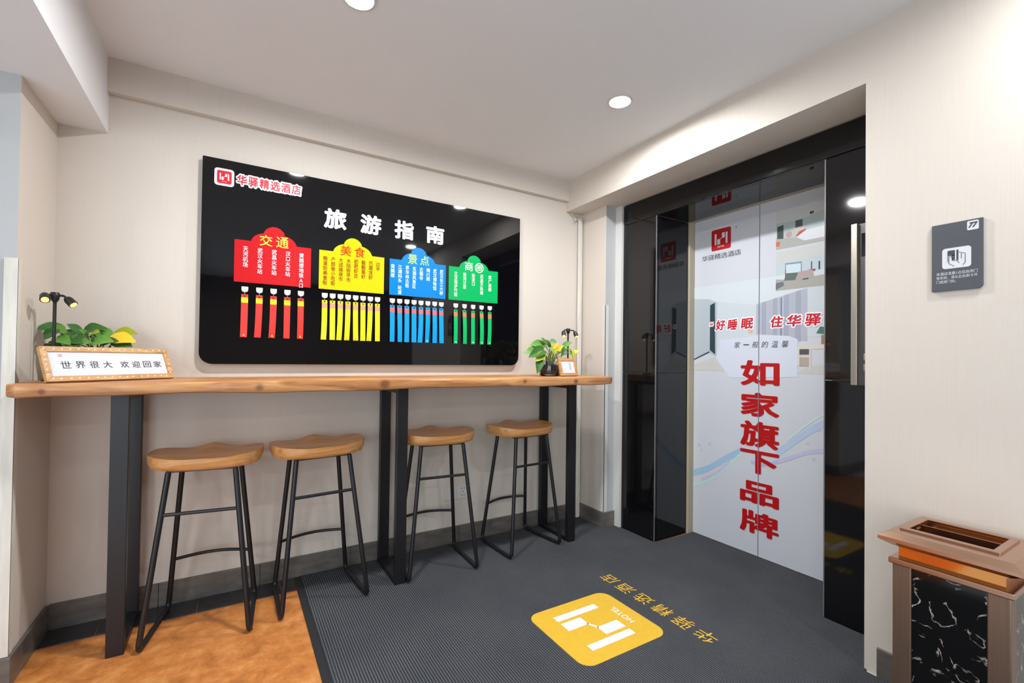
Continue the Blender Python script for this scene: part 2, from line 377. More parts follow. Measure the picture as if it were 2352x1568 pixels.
for nm, cx, cy, ln, rz, lab in [('fill_window_1', -4.05, -6.35, 2.70, 0.0, 'added front window opening letting fill daylight into the lobby'), ('fill_window_2', -5.65, -4.4, 2.40, math.pi/2, 'added side window opening letting fill daylight into the lobby')]:
    wn = thing(nm, lab, 'added window', (cx, cy, .35), kind='structure')
    al = rz == 0.0
    for k in range(4):
        t = -ln/2 + ln*k/3
        t = max(-ln/2+.03, min(ln/2-.03, t))
        build('mullion', MB().box(cx+t-.025, cx+t+.025, cy-.025, cy+.025, .35, 2.3) if al else MB().box(cx-.025, cx+.025, cy+t-.025, cy+t+.025, .35, 2.3), M_alu, wn)
    pl_ = bpy.data.lights.new('daylight_portal', 'AREA'); pl_.shape = 'RECTANGLE'; pl_.size = ln; pl_.size_y = 1.95; pl_.cycles.is_portal = True
    po = bpy.data.objects.new('daylight_portal', pl_); COL.objects.link(po); po.location = (cx, cy, 1.325); po.rotation_euler = (math.pi/2, 0, 0 if al else -math.pi/2)

# skirting pieces
def skirting(name, label, segs):
    r = thing(name, label, 'baseboard', segs[0][:1]+(segs[0][2], 0), kind='structure')
    for x0, x1, y0, y1 in segs:
        build('skirting_tile', MB().box(x0, x1, y0, y1, 0, .108), M_bbtile, r, bevel=.0015)
    return r
edges = [-2.706, -2.34, -1.93, -1.49, -1.21, -.83, -.42, -.10, .142]
skirting('baseboard_back', 'dark grey tile skirting along the wall under the bar table', [(a+.001, b-.001, -.012, 0) for a, b in zip(edges[:-1], edges[1:])])
skirting('baseboard_left', 'dark grey tile skirting around the left pier', [(XL, XL+.012, -.389, -.0125), (-3.3, XL+.012, -.402, -.3905)])
skirting('baseboard_right', 'dark grey tile skirting around the narrow pier beside the lift', [(PA-.012, PA, PP-.0, -.001), (PA-.012, .25, PP-.013, PP-.0005)])
skirting('baseboard_entrance', 'dark grey tile skirting on the right wall behind the bin', [(-.012, 0, -3.39, -1.905)])

# lift surround of polished granite slabs
tr = thing('trim_1', 'polished black granite surround of the lift doorway', 'door surround', (XB, YJ, 0), kind='structure')
ZS = 1.082; j = .001
for z0, z1 in [(0, ZS-j), (ZS+j, ZH-j)]:
    build('granite_panel', MB().box(XB, XB+.02, YJ, -.327, z0, z1), M_granite, tr, bevel=.003)
    build('granite_panel', MB().box(XB+.021, XD-.05, YJ, YJ+.02, z0, z1), M_granite, tr, bevel=.002)
    build('granite_panel', MB().box(XB, XB+.02, YE+.001, YR, z0, z1), M_granite, tr, bevel=.003)
    build('granite_panel', MB().box(XB+.021, XD-.05, YR-.02, YR, z0, z1), M_granite, tr, bevel=.002)
build('granite_header', MB().box(XB-.003, XB+.02, YE+.001, -.327, ZH, ZL-.006), M_granite, tr, bevel=.006, seg=3)
build('granite_soffit', MB().box(XB+.021, XD-.05, YR, YJ, ZH+.001, ZH+.02), M_granite, tr, bevel=.002)
ed = mat('edge_glint_grey', (120, 120, 124), .18, .3)  # paler strips stand in for light caught on the granite bevels
build('edge_glint', MB().box(XB-.001, XB+.003, YJ-.002, YJ+.003, 0, ZH-.002), ed, tr)
build('edge_glint', MB().box(XB-.001, XB+.003, YR-.003, YR+.002, 0, ZH-.002), ed, tr)

# ------------------------------------------------------------------ lift door
dr = thing('door_1', 'white printed two-leaf lift door with red vertical lettering', 'lift door', (XD, -1.085, 0), kind='structure')
mb = MB().box(XD-.05, XD+.02, YJ-.013, YJ+.02, 0, ZH+.004); mb.box(XD-.05, XD+.02, YR-.02, YR+.013, 0, ZH+.004); mb.box(XD-.05, XD+.02, YR-.02, YJ+.02, ZH+.0045, ZH+.02)
build('door_frame', mb, M_cream, dr, bevel=.002)
build('shaft_panel', MB().box(XD+.06, XD+.08, YR-.05, YJ+.05, 0, 2.3), M_dark, dr)
SEAM = -1.0845
leafA = build('door_leaf', MB().box(XD, XD+.03, SEAM+.0022, YJ-.0135, .006, 2.135), M_doorW, dr, bevel=.002)
leafB = build('door_leaf', MB().box(XD, XD+.03, YR-.01, SEAM-.0022, .006, 2.135), M_doorW, dr, bevel=.002)
FD = frame((XD, 0, 0), (0, -1, 0), (0, 0, 1))      # u = -Y, v = Z, out of the door towards the room
pm = {}
def pc(n, c, r=.3): return mat('print_'+n, c, r)
pr_ = MB()
lay = [0.0006]
def P(pts, m, d=None):
    quad(pr_, FD, pts, d or lay[0], m); lay[0] += 1.5e-5
def nxt(): lay[0] += 0.00025
def R_(u0, u1, v0, v1, m): P([(u0,v0),(u1,v0),(u1,v1),(u0,v1)], m)
UE = 1.605
# big bedroom photograph in the middle of the door
cA, cB, cC = pc('room_wall', (196, 206, 212)), pc('room_wall_dim', (176, 186, 194)), pc('room_ceiling', (204, 212, 219))
R_(.634, UE, 1.30, 1.66, cA)
nxt()
P([(.634,1.58),(1.0845,1.50),(1.0845,1.66),(.634,1.66)], cC); P([(1.0845,1.50),(1.30,1.56),(UE,1.60),(UE,1.66),(1.0845,1.66)], cC)
P([(.634,1.585),(.75,1.57),(.805,1.545),(.805,1.19),(.74,1.22),(.634,1.19)], cB)
P([(.634,1.14),(.80,1.19),(.93,1.10),(.634,1.10)], pc('room_floor', (196, 196, 192)))
P([(1.36,1.14),(UE,1.17),(UE,1.10),(1.30,1.10)], pc('room_floor', (196, 196, 192)))
nxt()
P([(.755,1.53),(.79,1.545),(.795,1.205),(.755,1.235)], pc('room_door', (46, 66, 72)))
P([(.634,1.178),(.75,1.228),(.755,1.22),(.634,1.168)], pc('skirt', (70, 74, 80)))
for k in range(9):
    a = 1.068+k*.032; b = a+.03
    P([(a,1.28),(b,1.28),(b,1.51+(b-1.08)*.22),(a,1.51+(a-1.08)*.22)], pc('curtain%d' % (k % 2), (158, 164, 180) if k % 2 else (172, 178, 192)))
R_(1.212, 1.217, 1.27, 1.53, pc('curtain_gap', (92, 96, 112)))
P([(.83,1.30),(1.0,1.31),(1.085,1.325),(1.26,1.31),(1.305,1.29),(1.305,1.08),(.90,1.06),(.80,1.18)], pc('bed', (206, 212, 226)))
nxt()
P([(1.305,1.245),(1.32,1.245),(1.32,1.15),(1.305,1.14)], pc('desk', (208, 204, 198)))
R_(1.31, UE, 1.235, 1.262, pc('desk', (208, 204, 198))); R_(1.315, 1.365, 1.205, 1.235, pc('shelf', (92, 84, 82))); R_(1.365, 1.375, 1.12, 1.235, pc('desk', (208, 204, 198)))
R_(1.315, 1.365, 1.14, 1.19, pc('shelf2', (176, 162, 150)))
R_(1.02, 1.045, 1.335, 1.375, pc('lamp', (214, 176, 150))); P([(1.005,1.375),(1.06,1.375),(1.05,1.41),(1.015,1.41)], pc('shade', (214, 206, 200)))
R_(1.425, 1.445, 1.26, 1.31, pc('pot', (150, 120, 112))); P([(1.40,1.32),(1.46,1.31),(1.455,1.35),(1.42,1.355)], pc('sprig', (72, 116, 96)))
# two small photographs
for (v0, v1, kind) in [(1.812, 2.03, 0), (1.573, 1.797, 1)]:
    lay[0] = .0007
    R_(1.183, 1.53, v0, v1, pc('photo_bg%d' % kind, (186, 202, 206) if kind else (174, 190, 192)))
    nxt()
    h = v1-v0
    P([(1.183,v0),(1.53,v0),(1.53,v0+.3*h),(1.30,v0+.22*h),(1.183,v0+.30*h)], pc('photo_floor%d' % kind, (168, 170, 164) if not kind else (164, 164, 158)))
    P([(1.183,v1-.30*h),(1.30,v1-.35*h),(1.53,v1-.16*h),(1.53,v1),(1.183,v1)], pc('photo_ceil', (196, 200, 198)))
    nxt()
    if kind == 0:
        P([(1.19,v0+.28*h),(1.225,v0+.26*h),(1.225,v0+.62*h),(1.19,v0+.60*h)], pc('cabinet', (56, 74, 70)))
        R_(1.29, 1.328, v0+.48*h, v0+.66*h, pc('tv', (66, 86, 88)))
        P([(1.29,v0+.24*h),(1.34,v0+.10*h),(1.44,v0+.10*h),(1.53,v0+.2*h),(1.53,v0+.40*h),(1.34,v0+.36*h)], pc('white_bed', (214, 218, 224)))
        P([(1.29,v0+.24*h),(1.31,v0+.36*h),(1.345,v0+.40*h),(1.345,v0+.36*h),(1.30,v0+.24*h)], pc('red_bits', (190, 60, 48)))
        disc(pr_, FD, 1.255, v0+.34*h, .018, lay[0]+.0001, pc('chair_pink', (186, 150, 150)))
        R_(1.28, 1.34, v0+.40*h, v0+.47*h, pc('cushion', (206, 196, 168))); R_(1.183, 1.205, v0+.08*h, v0+.20*h, pc('orange', (206, 110, 66)))
        R_(1.365, 1.385, v1-.26*h, v1-.2*h, pc('lamp_d', (60, 60, 60)))
    else:
        P([(1.235,v0+.30*h),(1.325,v0+.32*h),(1.325,v0+.66*h),(1.235,v0+.68*h)], pc('win', (120, 150, 170)))
        P([(1.24,v0+.36*h),(1.32,v0+.38*h),(1.32,v0+.62*h),(1.24,v0+.64*h)], pc('win2', (196, 216, 226)), lay[0]+.0001)
        P([(1.23,v0+.24*h),(1.30,v0+.22*h),(1.31,v0+.40*h),(1.24,v0+.42*h)], pc('sofa', (96, 108, 104)), lay[0]+.0002)
        P([(1.29,v0+.22*h),(1.39,v0+.24*h),(1.38,v0+.42*h),(1.31,v0+.42*h)], pc('table_p', (172, 158, 158)), lay[0]+.0002)
        R_(1.235, 1.25, v0+.34*h, v0+.52*h, pc('red_bits', (190, 60, 48))); R_(1.33, 1.36, v0+.2*h, v0+.29*h, pc('tv', (66, 86, 88)))
        P([(1.183,v0+.02*h),(1.23,v0+.12*h),(1.225,v0+.22*h),(1.183,v0+.2*h)], pc('grey_sofa', (108, 112, 122)))
        R_(1.372, 1.378, v0+.42*h, v0+.62*h, pc('navy', (52, 74, 128))); R_(1.41, 1.418, v0+.4*h, v0+.60*h, pc('navy', (52, 74, 128)))
        R_(1.36, 1.395, v0+.38*h, v0+.43*h, pc('plum', (150, 60, 84)))
# pale ribbons of colour
def ribbon(pts, w, m):
    for _ in range(3):
        q = [pts[0]]
        for a, b in zip(pts[:-1], pts[1:]): q += [(a[0]*.75+b[0]*.25, a[1]*.75+b[1]*.25), (a[0]*.25+b[0]*.75, a[1]*.25+b[1]*.75)]
        pts = q+[pts[-1]]
    for (a, b) in zip(pts[:-1], pts[1:]):
        quad(pr_, FD, [(a[0],a[1]-w),(b[0],b[1]-w),(b[0],b[1]+w),(a[0],a[1]+w)], lay[0], m)
    lay[0] += 3e-5
lay[0] = .0007
ribbon([(.634,.405),(.75,.455),(.87,.545),(.98,.615)], .022, pc('blue1', (158, 190, 218)))
ribbon([(.634,.33),(.75,.37),(.87,.48),(.98,.60)], .012, pc('teal1', (188, 214, 214)))
lay[0] += .0002
ribbon([(.70,.375),(.80,.43),(.90,.53)], .010, pc('mauve1', (196, 190, 214)))
ribbon([(1.19,.63),(1.30,.73),(1.38,.80),(1.50,.88),(1.605,.92)], .022, pc('blue2', (178, 194, 220)))
ribbon([(1.16,.57),(1.28,.63),(1.38,.685),(1.50,.70),(1.605,.70)], .012, pc('mauve2', (188, 188, 216)))
ribbon([(1.25,.72),(1.34,.81),(1.46,.91),(1.605,.97)], .008, pc('teal2', (192, 216, 212)))
ribbon([(1.04,.56),(1.10,.545),(1.20,.59)], .010, pc('violet', (176, 180, 220)))
for (a, b, r) in [(.68,.60,.012),(.70,.57,.008),(.76,.62,.012),(.72,.64,.006),(1.36,.72,.007),(1.39,.64,.009),(1.42,.80,.006)]:
    disc(pr_, FD, a, b, r, lay[0], pc('speck', (176, 194, 210)))
# logo, names, slogans
Rd, Bk = pc('deep_red', (172, 20, 28), .35), pc('ink', (44, 44, 48))
pr_.add([FD(u, v, .0009) for u, v in rrect(.762, .90, 1.883, 2.02, .012)], [tuple(range(28))], Rd)
hlogo(pr_, FD, .762, .90, 1.883, 2.02, .0012, M_textW)
put_text(pr_, '华驿精选酒店', FD, .693, .968, 1.826, 1.862, .0012, Bk)
wo = pc('white_halo', (236, 236, 240))
for a0, a1, s in [(.757, .777, '“'), (.80, .865, '好'), (.885, .948, '睡'), (.975, 1.05, '眠'), (1.155, 1.225, '住'), (1.247, 1.325, '华'), (1.345, 1.425, '驿')]:
    v0, v1 = (1.395, 1.415) if s == '“' else (1.362, 1.428)
    put_text(pr_, s, FD, a0-.008, a1+.008, v0-.008, v1+.008, .0018, wo, bold=.11, skew=.12)
    put_text(pr_, s, FD, a0, a1, v0, v1, .0030, pc('slogan_red', (196, 30, 48)), bold=.03, skew=.12)
for k, s in enumerate('家一般的温馨'):
    a = .93+k*.058
    put_text(pr_, s, FD, a, a+.036, 1.246 if s != '一' else 1.262, 1.284 if s != '一' else 1.268, .0022, Bk, bold=-.004, skew=.15)
bigZ = [(1.018, 1.172), (.835, .978), (.652, .806), (.495, .632), (.315, .445), (.135, .27)]
for s, (v0, v1) in zip('如家旗下品牌', bigZ):
    put_text(pr_, s, FD, .972, 1.208, v0, v1, .0024, pc('big_red', (176, 12, 18), .35), bold=.034)
disc(pr_, FD, .935, 2.005, .004, .0012, Bk)
def split_at(mbx, yplane, keep_pos):
    me = bpy.data.meshes.new('tmp'); me.from_pydata(mbx.v, [], mbx.f); me.polygons.foreach_set('material_index', mbx.mi)
    b = bmesh.new(); b.from_mesh(me)
    bmesh.ops.bisect_plane(b, geom=b.verts[:]+b.edges[:]+b.faces[:], plane_co=(0, yplane, 0), plane_no=(0, -1, 0) if keep_pos else (0, 1, 0), clear_outer=True)
    out = MB(); out.mats = list(mbx.mats); idx = {v: i for i, v in enumerate(b.verts)}
    out.v = [tuple(v.co) for v in b.verts]
    for f in b.faces: out.f.append(tuple(idx[v] for v in f.verts)); out.mi.append(f.material_index)
    b.free(); bpy.data.meshes.remove(me)
    return out
ga = build('printed_graphic', split_at(pr_, SEAM+.0025, True), None, leafA); ga['label'] = 'print with red hotel logo and left half of the red lettering'
gb = build('printed_graphic', split_at(pr_, SEAM-.0025, False), None, leafB); gb['label'] = 'print with room photographs and right half of the red lettering'

# ------------------------------------------------------------------ floor mat
fm = thing('floor_mat', 'ribbed grey entrance mat with yellow hotel logo in front of the lift', 'mat', (-.8, -1.1, 0))
F0 = frame((0, 0, 0), (1, 0, 0), (0, 1, 0))
ol = [(-1.745,-3.3),(-.016,-3.3),(-.016,-1.87),(.248,-1.855),(.248,-1.6),(.613,-1.59),(.613,-.636),(.248,-.63),(.248,-.285),(.125,-.285),(.125,-.014),(-1.745,-.014)]
build('mat_surface', MB().prism(ol, F0, .0003, .006), M_carpet, fm)
build('mat_edge', MB().box(-1.775, -1.745, -3.3, -.014, .0003, .0045), mat('black_rubber', (30, 31, 34), .7, bump=.2, bscale=(300, 300, 300)), fm, bevel=.0015)
FM = frame((0, 0, .006), (0, 1, 0), (-1, 0, 0))     # u = Y, v = -X
Yl = mat('mat_yellow', (214, 172, 44), .8, var=.04, vscale=(60, 60, 60))
def mu_(x): return -x
lg = build('logo_patch', MB().prism(rrect(-1.337, -.931, .466, .922, .055), FM, 0.0, .0012), Yl, fm)
mb = MB(); 
for_mark = [(.16,.26,.22,.80)]
hlogo(mb, FM, -1.337, -.931, .466, .922, .0016, mat('mat_white', (222, 222, 220), .8))
build('logo_mark', mb, None, lg)
mb = MB()
for k, s in enumerate('华驿精选酒店'):
    a = -1.475 + k*.1155
    put_text(mb, s, FM, a, a+.088, .308, .388, .0010, Yl)
build('lettering', mb, None, fm)

# ------------------------------------------------------------------ bar table
bt = thing('bar_table', 'long live-edge wooden bar table on black steel legs', 'table', (-1.35, -.25, 0))
X0, X1, NX = -2.708, 0.017, 110
prof = [(0.0, 1.008), (-.488, 1.008), (-.497, 1.012), (-.500, 1.022), (-.500, 1.043), (-.498, 1.0525), (-.494, 1.0548), (0.0, 1.055)]
vs = []; fs = []; n = len(prof)
for i in range(NX+1):
    x = X0+(X1-X0)*i/NX
    e = min(x-X0, X1-x); rr = .025
    cut = (rr-math.sqrt(max(0, rr*rr-(rr-e)**2)))*.8 if e < rr else 0.0
    nzv = .005*math.sin(x*7.3)+.004*math.sin(x*17.1+1)+.002*math.sin(x*41+2)
    nzz = .003*math.sin(x*5.1+.6)+.002*math.sin(x*13.7)
    for k, (y, z) in enumerate(prof):
        yy = y + (nzv+cut if y < -.4 else 0)
        zz = z + (nzz if 1 <= k <= 4 and y < -.4 else 0) - (.004 if (1 <= k <= 3 and e < .02) else 0) * -1
        vs.append((x, min(yy, 0)-.0005, zz))
for i in range(NX):
    for k in range(n):
        k2 = (k+1) % n; fs.append((i*n+k, (i+1)*n+k, (i+1)*n+k2, i*n+k2))
fs += [tuple(range(n)), tuple(NX*n+k for k in range(n-1, -1, -1))]
mb = MB(); mb.add(vs, fs)
tt = build('tabletop', mb, M_table, bt, smooth=True, bevel=0)
for xa, zb in [(-2.463, .0), (-1.346, .006), (-.237, .006)]:
    xb = xa+.056; z1 = 1.0075
    mb = MB().box(xa, xb, -.362, -.328, zb, z1); mb.box(xa, xb, -.060, -.026, zb, z1)
    mb.box(xa, xb, -.328, -.060, zb, zb+.028); mb.box(xa, xb, -.328, -.060, z1-.03, z1)
    build('leg', mb, M_black, bt, bevel=.002)

# ------------------------------------------------------------------ stools
def make_stool(label):
    r = thing('bar_stool', label, 'stool', (0, 0, 0), group='wooden saddle seat bar stools at the bar table')
    # saddle seat: outline with a waist at the back, dished top
    NA, NR = 48, 8; W2, D2 = .211, .150
    def edge(t):
        c, s = math.cos(t), math.sin(t); p = 3.2
        k = (abs(c)**p+abs(s)**p)**(-1/p)
        x, y = W2*c*k, D2*s*k
        if y > 0: y -= .022*math.exp(-((abs(x)-.105)/.055)**2)*(y/D2) - .004
        else: y -= -.016*(x/W2)**2
        return x, y
    def top(x, y):
        z = .737 + .016*(x/W2)**2
        z += .020*math.exp(-(x/.05)**2)*max(0, min(1, (y+.02)/.15))
        z += .006*math.exp(-(x/.045)**2)*max(0, min(1, (-y-.04)/.1)) * .3
        return z
    vs = [(0, 0, top(0, 0))]; fs = []
    for i in range(1, NR+1):
        q = i/NR
        for k in range(NA):
            ex, ey = edge(2*math.pi*k/NA); x, y = ex*q, ey*q
            vs.append((x, y, top(x, y) - (.003 if i == NR else 0)))
    for k in range(NA): fs.append((0, 1+k, 1+(k+1) % NA))
    for i in range(NR-1):
        for k in range(NA):
            k2 = (k+1) % NA; fs.append((1+i*NA+k, 1+(i+1)*NA+k, 1+(i+1)*NA+k2, 1+i*NA+k2))
    base = len(vs); rings = [(1.006, -.012), (1.0, -.036), (.955, None), (.86, None)]
    zb = [None, None, .692, .686]
    for (sc, dz), zz in zip(rings, zb):
        for k in range(NA):
            ex, ey = edge(2*math.pi*k/NA); vs.append((ex*sc, ey*sc, (top(ex, ey)+dz) if zz is None else zz))
    prev = 1+(NR-1)*NA
    for i in range(4):
        st = base+i*NA
        for k in range(NA):
            k2 = (k+1) % NA; fs.append((prev+k, st+k, st+k2, prev+k2))
        prev = st
    fs.append(tuple(prev+k for k in range(NA-1, -1, -1)))
    mb = MB(); mb.add(vs, fs); build('seat', mb, M_seat, r, smooth=True)
    build('seat_plate', MB().box(-.125, .125, -.115, .10, .680, .687), M_black, r, bevel=.001)
    rt = .0108
    A = {}
    for s in (-1, 1):
        ft, ff = Vector((s*.118, -.112, .682)), Vector((s*.188, -.176, rt))
        rf, rtp = Vector((s*.172, .165, rt)), Vector((s*.112, .088, .682))
        path = fillet([ft, ff, rf.lerp(ff, .5), rf, rtp], .03, 6)
        build('sled_leg', MB().tube(path, rt, 10), M_black, r, smooth=True)
        for p in (ff+Vector((0, .03, -rt)), rf+Vector((0, -.04, -rt))):
            build('foot_pad', MB().lathe([(.009, 0), (.010, .002), (.009, .006)], p, 10), M_lampblk, r)
        A[s] = (ft.lerp(ff, (.682-.515)/(.682-rt)), rtp.lerp(rf, (.682-.235)/(.682-rt)))
    build('crossbar', MB().tube([A[-1][0], A[1][0]], .0075, 8), M_black, r, smooth=True)
    a, b = A[-1][1], A[1][1]
    build('footrest', MB().tube([a.lerp(b, t/10) + Vector((0, .045*math.sin(math.pi*t/10), 0)) for t in range(11)], .0075, 8), M_black, r, smooth=True)
    return r
st_labels = ['bar stool on the orange floor closest to the left table leg',
             'bar stool standing half on the orange floor, half on the mat',
             'bar stool in front of the wall socket, right beside the middle table leg',
             'bar stool beside the right-hand table leg, nearest the lift']
st = make_stool(st_labels[0])
st.location = (-2.150, -.248, 0); st.rotation_euler = (0, 0, math.radians(-8))
dup(st, (-1.688, -.236, .003), (0, math.radians(-.9), math.radians(3)), st_labels[1])
dup(st, (-1.076, -.222, .006), (0, 0, math.radians(-5)), st_labels[2])
dup(st, (-.508, -.212, .006), (0, 0, math.radians(5)), st_labels[3])

# ------------------------------------------------------------------ travel guide board
bd = thing('notice_board', 'large glossy black travel guide board with four coloured category cards', 'sign', (-1.31, 0, 1.117))
FB = frame((0, -.034, 0), (1, 0, 0), (0, 0, 1))
build('panel', MB().prism(rrect(-2.206, -.4186, 1.118, 2.111, [.055, .055, .006, .006]), FB, -.012, 0.0), M_acryl, bd, bevel=.0012)
for x in (-2.12, -.50):
    for z in (1.19, 2.04):
        build('spacer', MB().box(x-.012, x+.012, -.0225, -.0008, z-.012, z+.012), M_plasticW, bd)
# logo sticker
Rs = mat('sticker_red', (206, 34, 48), .4, spec=.2)
mb = MB(); mb.add([FB(u, v, .0006) for u, v in rrect(-2.158, -2.076, 1.982, 2.066, .014)], [tuple(range(28))])
lgo = build('logo_sticker', mb, M_textW, bd)
mb = MB(); mb.add([FB(u, v, .0010) for u, v in rrect(-2.147, -2.087, 1.993, 2.055, .008)], [tuple(range(28))], Rs)
hlogo(mb, FB, -2.147, -2.087, 1.993, 2.055, .0014, M_textW); build('logo_mark', mb, None, lgo)
mb = MB(); mr = MB()
for k, s in enumerate('华驿精选酒店'):
    a = -2.064+k*.0488
    put_text(mb, s, FB, a-.006, a+.050, 1.993, 2.058, .0006+.00005*k, M_textW, bold=.13)
    put_text(mr, s, FB, a, a+.042, 2.002, 2.050, .0022, Rs, bold=.026)
ot = build('name_sticker', mb, None, bd); build('lettering', mr, None, ot)
for s, a in zip('旅游指南', (-1.662, -1.472, -1.279, -1.086)):
    mb = MB(); put_text(mb, s, FB, a, a+.117, 1.853, 1.962, .0008, M_textW, bold=.042)
    build('title_character', mb, None, bd)
def card(x0, colr, nm, head, headc, cols, colx, colc, ctop=1.70, chh=.0262, circle=False):
    x1 = x0+.347; cx = (x0+x1)/2+.0
    z0, z1 = 1.5225, 1.7305
    # cloud topped outline, counter-clockwise
    pts = [(x0, z0), (x1, z0), (x1, z1), (cx+.104, z1)]
    for k in range(1, 9):
        a = math.radians(8+k*9.5); pts.append((cx+.030+.074*math.cos(a), z1-.008+.056*math.sin(a)))
    for k in range(0, 13):
        a = math.radians(22+k*136/12); pts.append((cx+.052*math.cos(a), z1+.029+.056*math.sin(a)))
    for k in range(1, 9):
        a = math.radians(92+k*9.5); pts.append((cx-.030+.074*math.cos(a), z1-.008+.056*math.sin(a)))
    pts += [(cx-.104, z1), (x0, z1)]
    c = build('card', MB().prism(pts, FB, .0002, .003), mat('card_'+nm, colr, .25, spec=.22), bd)
    c['label'] = nm+' cloud-topped card with vertical lists'
    mh = MB()
    for k, s in enumerate(head):
        a = cx-.066+k*.074; 
        if circle and k == 1:
            put_text(mh, s, FB, a+.009, a+.047, 1.722, 1.758, .0036, headc)
            ring = 20
            for q in range(ring):
                t0, t1 = 2*math.pi*q/ring, 2*math.pi*(q+1)/ring
                quad(mh, FB, [(a+.028+r*math.cos(t), 1.740+r*math.sin(t)) for r, t in ((.026,t0),(.031,t0),(.031,t1),(.026,t1))], .0036, headc)
        else:
            put_text(mh, s, FB, a, a+.057, 1.714, 1.770, .0036, headc, bold=.012)
    build('heading', mh, None, c)
    for s, x in zip(cols, colx):
        ml = MB()
        parts = s.split(' ')
        z = ctop; hh = chh
        for part in parts:
            ln = len(part)*hh
            put_text(ml, part, FB, x-.0115, x+.0115, z-ln+.002, z, .0036, colc, bold=.022, vertical=True, line=1.0)
            z -= ln+.016
        build('list_column', ml, None, c)
def lsp(a, b, n): return [a+(b-a)*i/(n-1) for i in range(n)]
RX, YX, BX, GX = lsp(-2.022, -1.769, 5), lsp(-1.652, -1.371, 8), lsp(-1.286, -.984, 8), lsp(-.888, -.647, 5)
card(-2.0695, (190, 24, 30), 'red', '交通', mat('ink_yellow', (244, 206, 60), .4), ['天河机场', '武汉火车站', '武昌火车站', '汉口火车站', '黄鹤楼地铁A口'], RX, M_textW)
card(-1.6825, (200, 192, 16), 'yellow', '美食', mat('ink_red', (196, 50, 16), .5, spec=.15), ['粮道街美食街', '户部巷小吃街', '大成路夜市', '水陆街早市', '肥肥虾庄', '靓靓蒸虾', '巴厘龙虾', '过早'], YX, mat('ink_brown', (150, 62, 12), .5, spec=.15))
card(-1.3035, (6, 122, 200), 'blue', '景点', mat('ink_lime', (176, 226, 96), .4), ['黄鹤楼', '江滩码头 轮渡', '昙华林古街', '东湖风景区', '古德寺', '晴川阁', '武汉博物馆', '武汉长江大桥'], BX, mat('ink_paleblue', (206, 230, 250), .4))
card(-.9355, (6, 164, 88), 'green', '商圈', mat('ink_palegreen', (222, 244, 214), .4), ['江汉路步行街', '楚河汉街', '街道口', '武昌万象城', '武广商圈'], GX, mat('ink_palegreen', (222, 244, 214), .4), circle=True)

# ------------------------------------------------------------------ hanging ribbon tags
ORD = ['first', 'second', 'third', 'fourth', 'fifth', 'sixth', 'seventh', 'eighth']
MT = {'red': (mat('ribbon_red', (214, 62, 58), .35, spec=.2), mat('band_yellow', (240, 214, 40), .4, spec=.2)), 'yellow': (mat('ribbon_yellow', (226, 214, 34), .35, spec=.2), mat('band_pink', (236, 150, 120), .4, spec=.2)),
      'blue': (mat('ribbon_blue', (16, 148, 226), .35, spec=.2), mat('band_rose', (236, 104, 108), .4, spec=.2)), 'green': (mat('ribbon_green', (14, 172, 96), .35, spec=.2), mat('band_orange', (238, 116, 84), .4, spec=.2))}
M_pin = mat('dark_eyelet', (24, 22, 22), .4)
NUM = {5: 'five', 8: 'eight'}
for colr, xsx, wd, emb in [('red', RX, .0148, (0, 2, 4)), ('yellow', YX, .0135, (3, 4, 6)), ('blue', BX, .0138, (5,)), ('green', GX, .0130, (0, 2, 3, 4))]:
    for i, x in enumerate(xsx):
        n = len(xsx)
        lab = ('leftmost' if i == 0 else 'rightmost' if i == n-1 else ORD[i]+' from the left') + ' of the %s %s ribbon tags hanging below the %s card' % (NUM[n], colr, colr)
        t = thing('ribbon_tag', lab, 'tag', (x, -.034, 1.487), group=colr+' ribbon tags on the black board')
        sh = [(-.0145,.0135),(-.0145,-.002),(-.0125,-.009),(-.006,-.0135),(.006,-.0135),(.0125,-.009),(.0145,-.002),(.0145,.0135)]
        sh = [(x+u, 1.487+v) for u, v in sh]
        reel = build('badge_reel', MB().prism(sh, FB, .0003, .010), M_plasticW, t, bevel=.001)
        build('hook', MB().tube([FB(x, 1.474, .006), FB(x, 1.458, .006)], .0022, 6), M_steel, t)
        bx, by = random.uniform(-.006, .006), random.uniform(.002, .012)
        tw = random.uniform(-.25, .25)
        def strip(z0, z1, off, ns, half, xo=0.0):
            mbx = MB(); vv = []; ff = []
            for k in range(ns+1):
                z = z0+(z1-z0)*k/ns; q = (1.463-z)/.211
                c = x+bx*q*q; d = .006+by*math.sin(q*2.6)*.8
                a = tw*q
                for s in (-1, 1):
                    vv.append(FB(c+xo+s*half*math.cos(a), z, d+off+s*half*math.sin(a)))
            for k in range(ns): ff.append((2*k, 2*k+1, 2*k+3, 2*k+2) if z1 > z0 else (2*k+1, 2*k, 2*k+2, 2*k+3))
            nb = len(vv); back = [p-Vector((0, -.0005, 0)) for p in vv]
            ff2 = [tuple(reversed([i+nb for i in f])) for f in ff]
            mbx.add(vv+back, ff+ff2)
            return mbx
        rb = build('ribbon', strip(1.251, 1.463, 0, 10, wd), MT[colr][0], t)
        build('band', strip(1.421, 1.447, .0006, 2, wd), MT[colr][1], rb)
        e = MB(); disc(e, FB, x, 1.4545, .0036, .0092, M_pin, 10); build('eyelet', e, None, rb)
        if i in emb:
            q = (1.463-1.262)/.211; c = x+bx*q*q; d = .006+by*math.sin(q*2.6)*.8+.0045
            e = MB(); quad(e, FB, [(c-.006, 1.257), (c+.006, 1.257), (c+.003, 1.264), (c, 1.269), (c-.003, 1.264)], d, mat('emblem_gold', (244, 176, 70), .4) if colr in ('red', 'yellow') else mat('emblem_pale', (170, 236, 200), .4))
            build('emblem', e, None, rb)

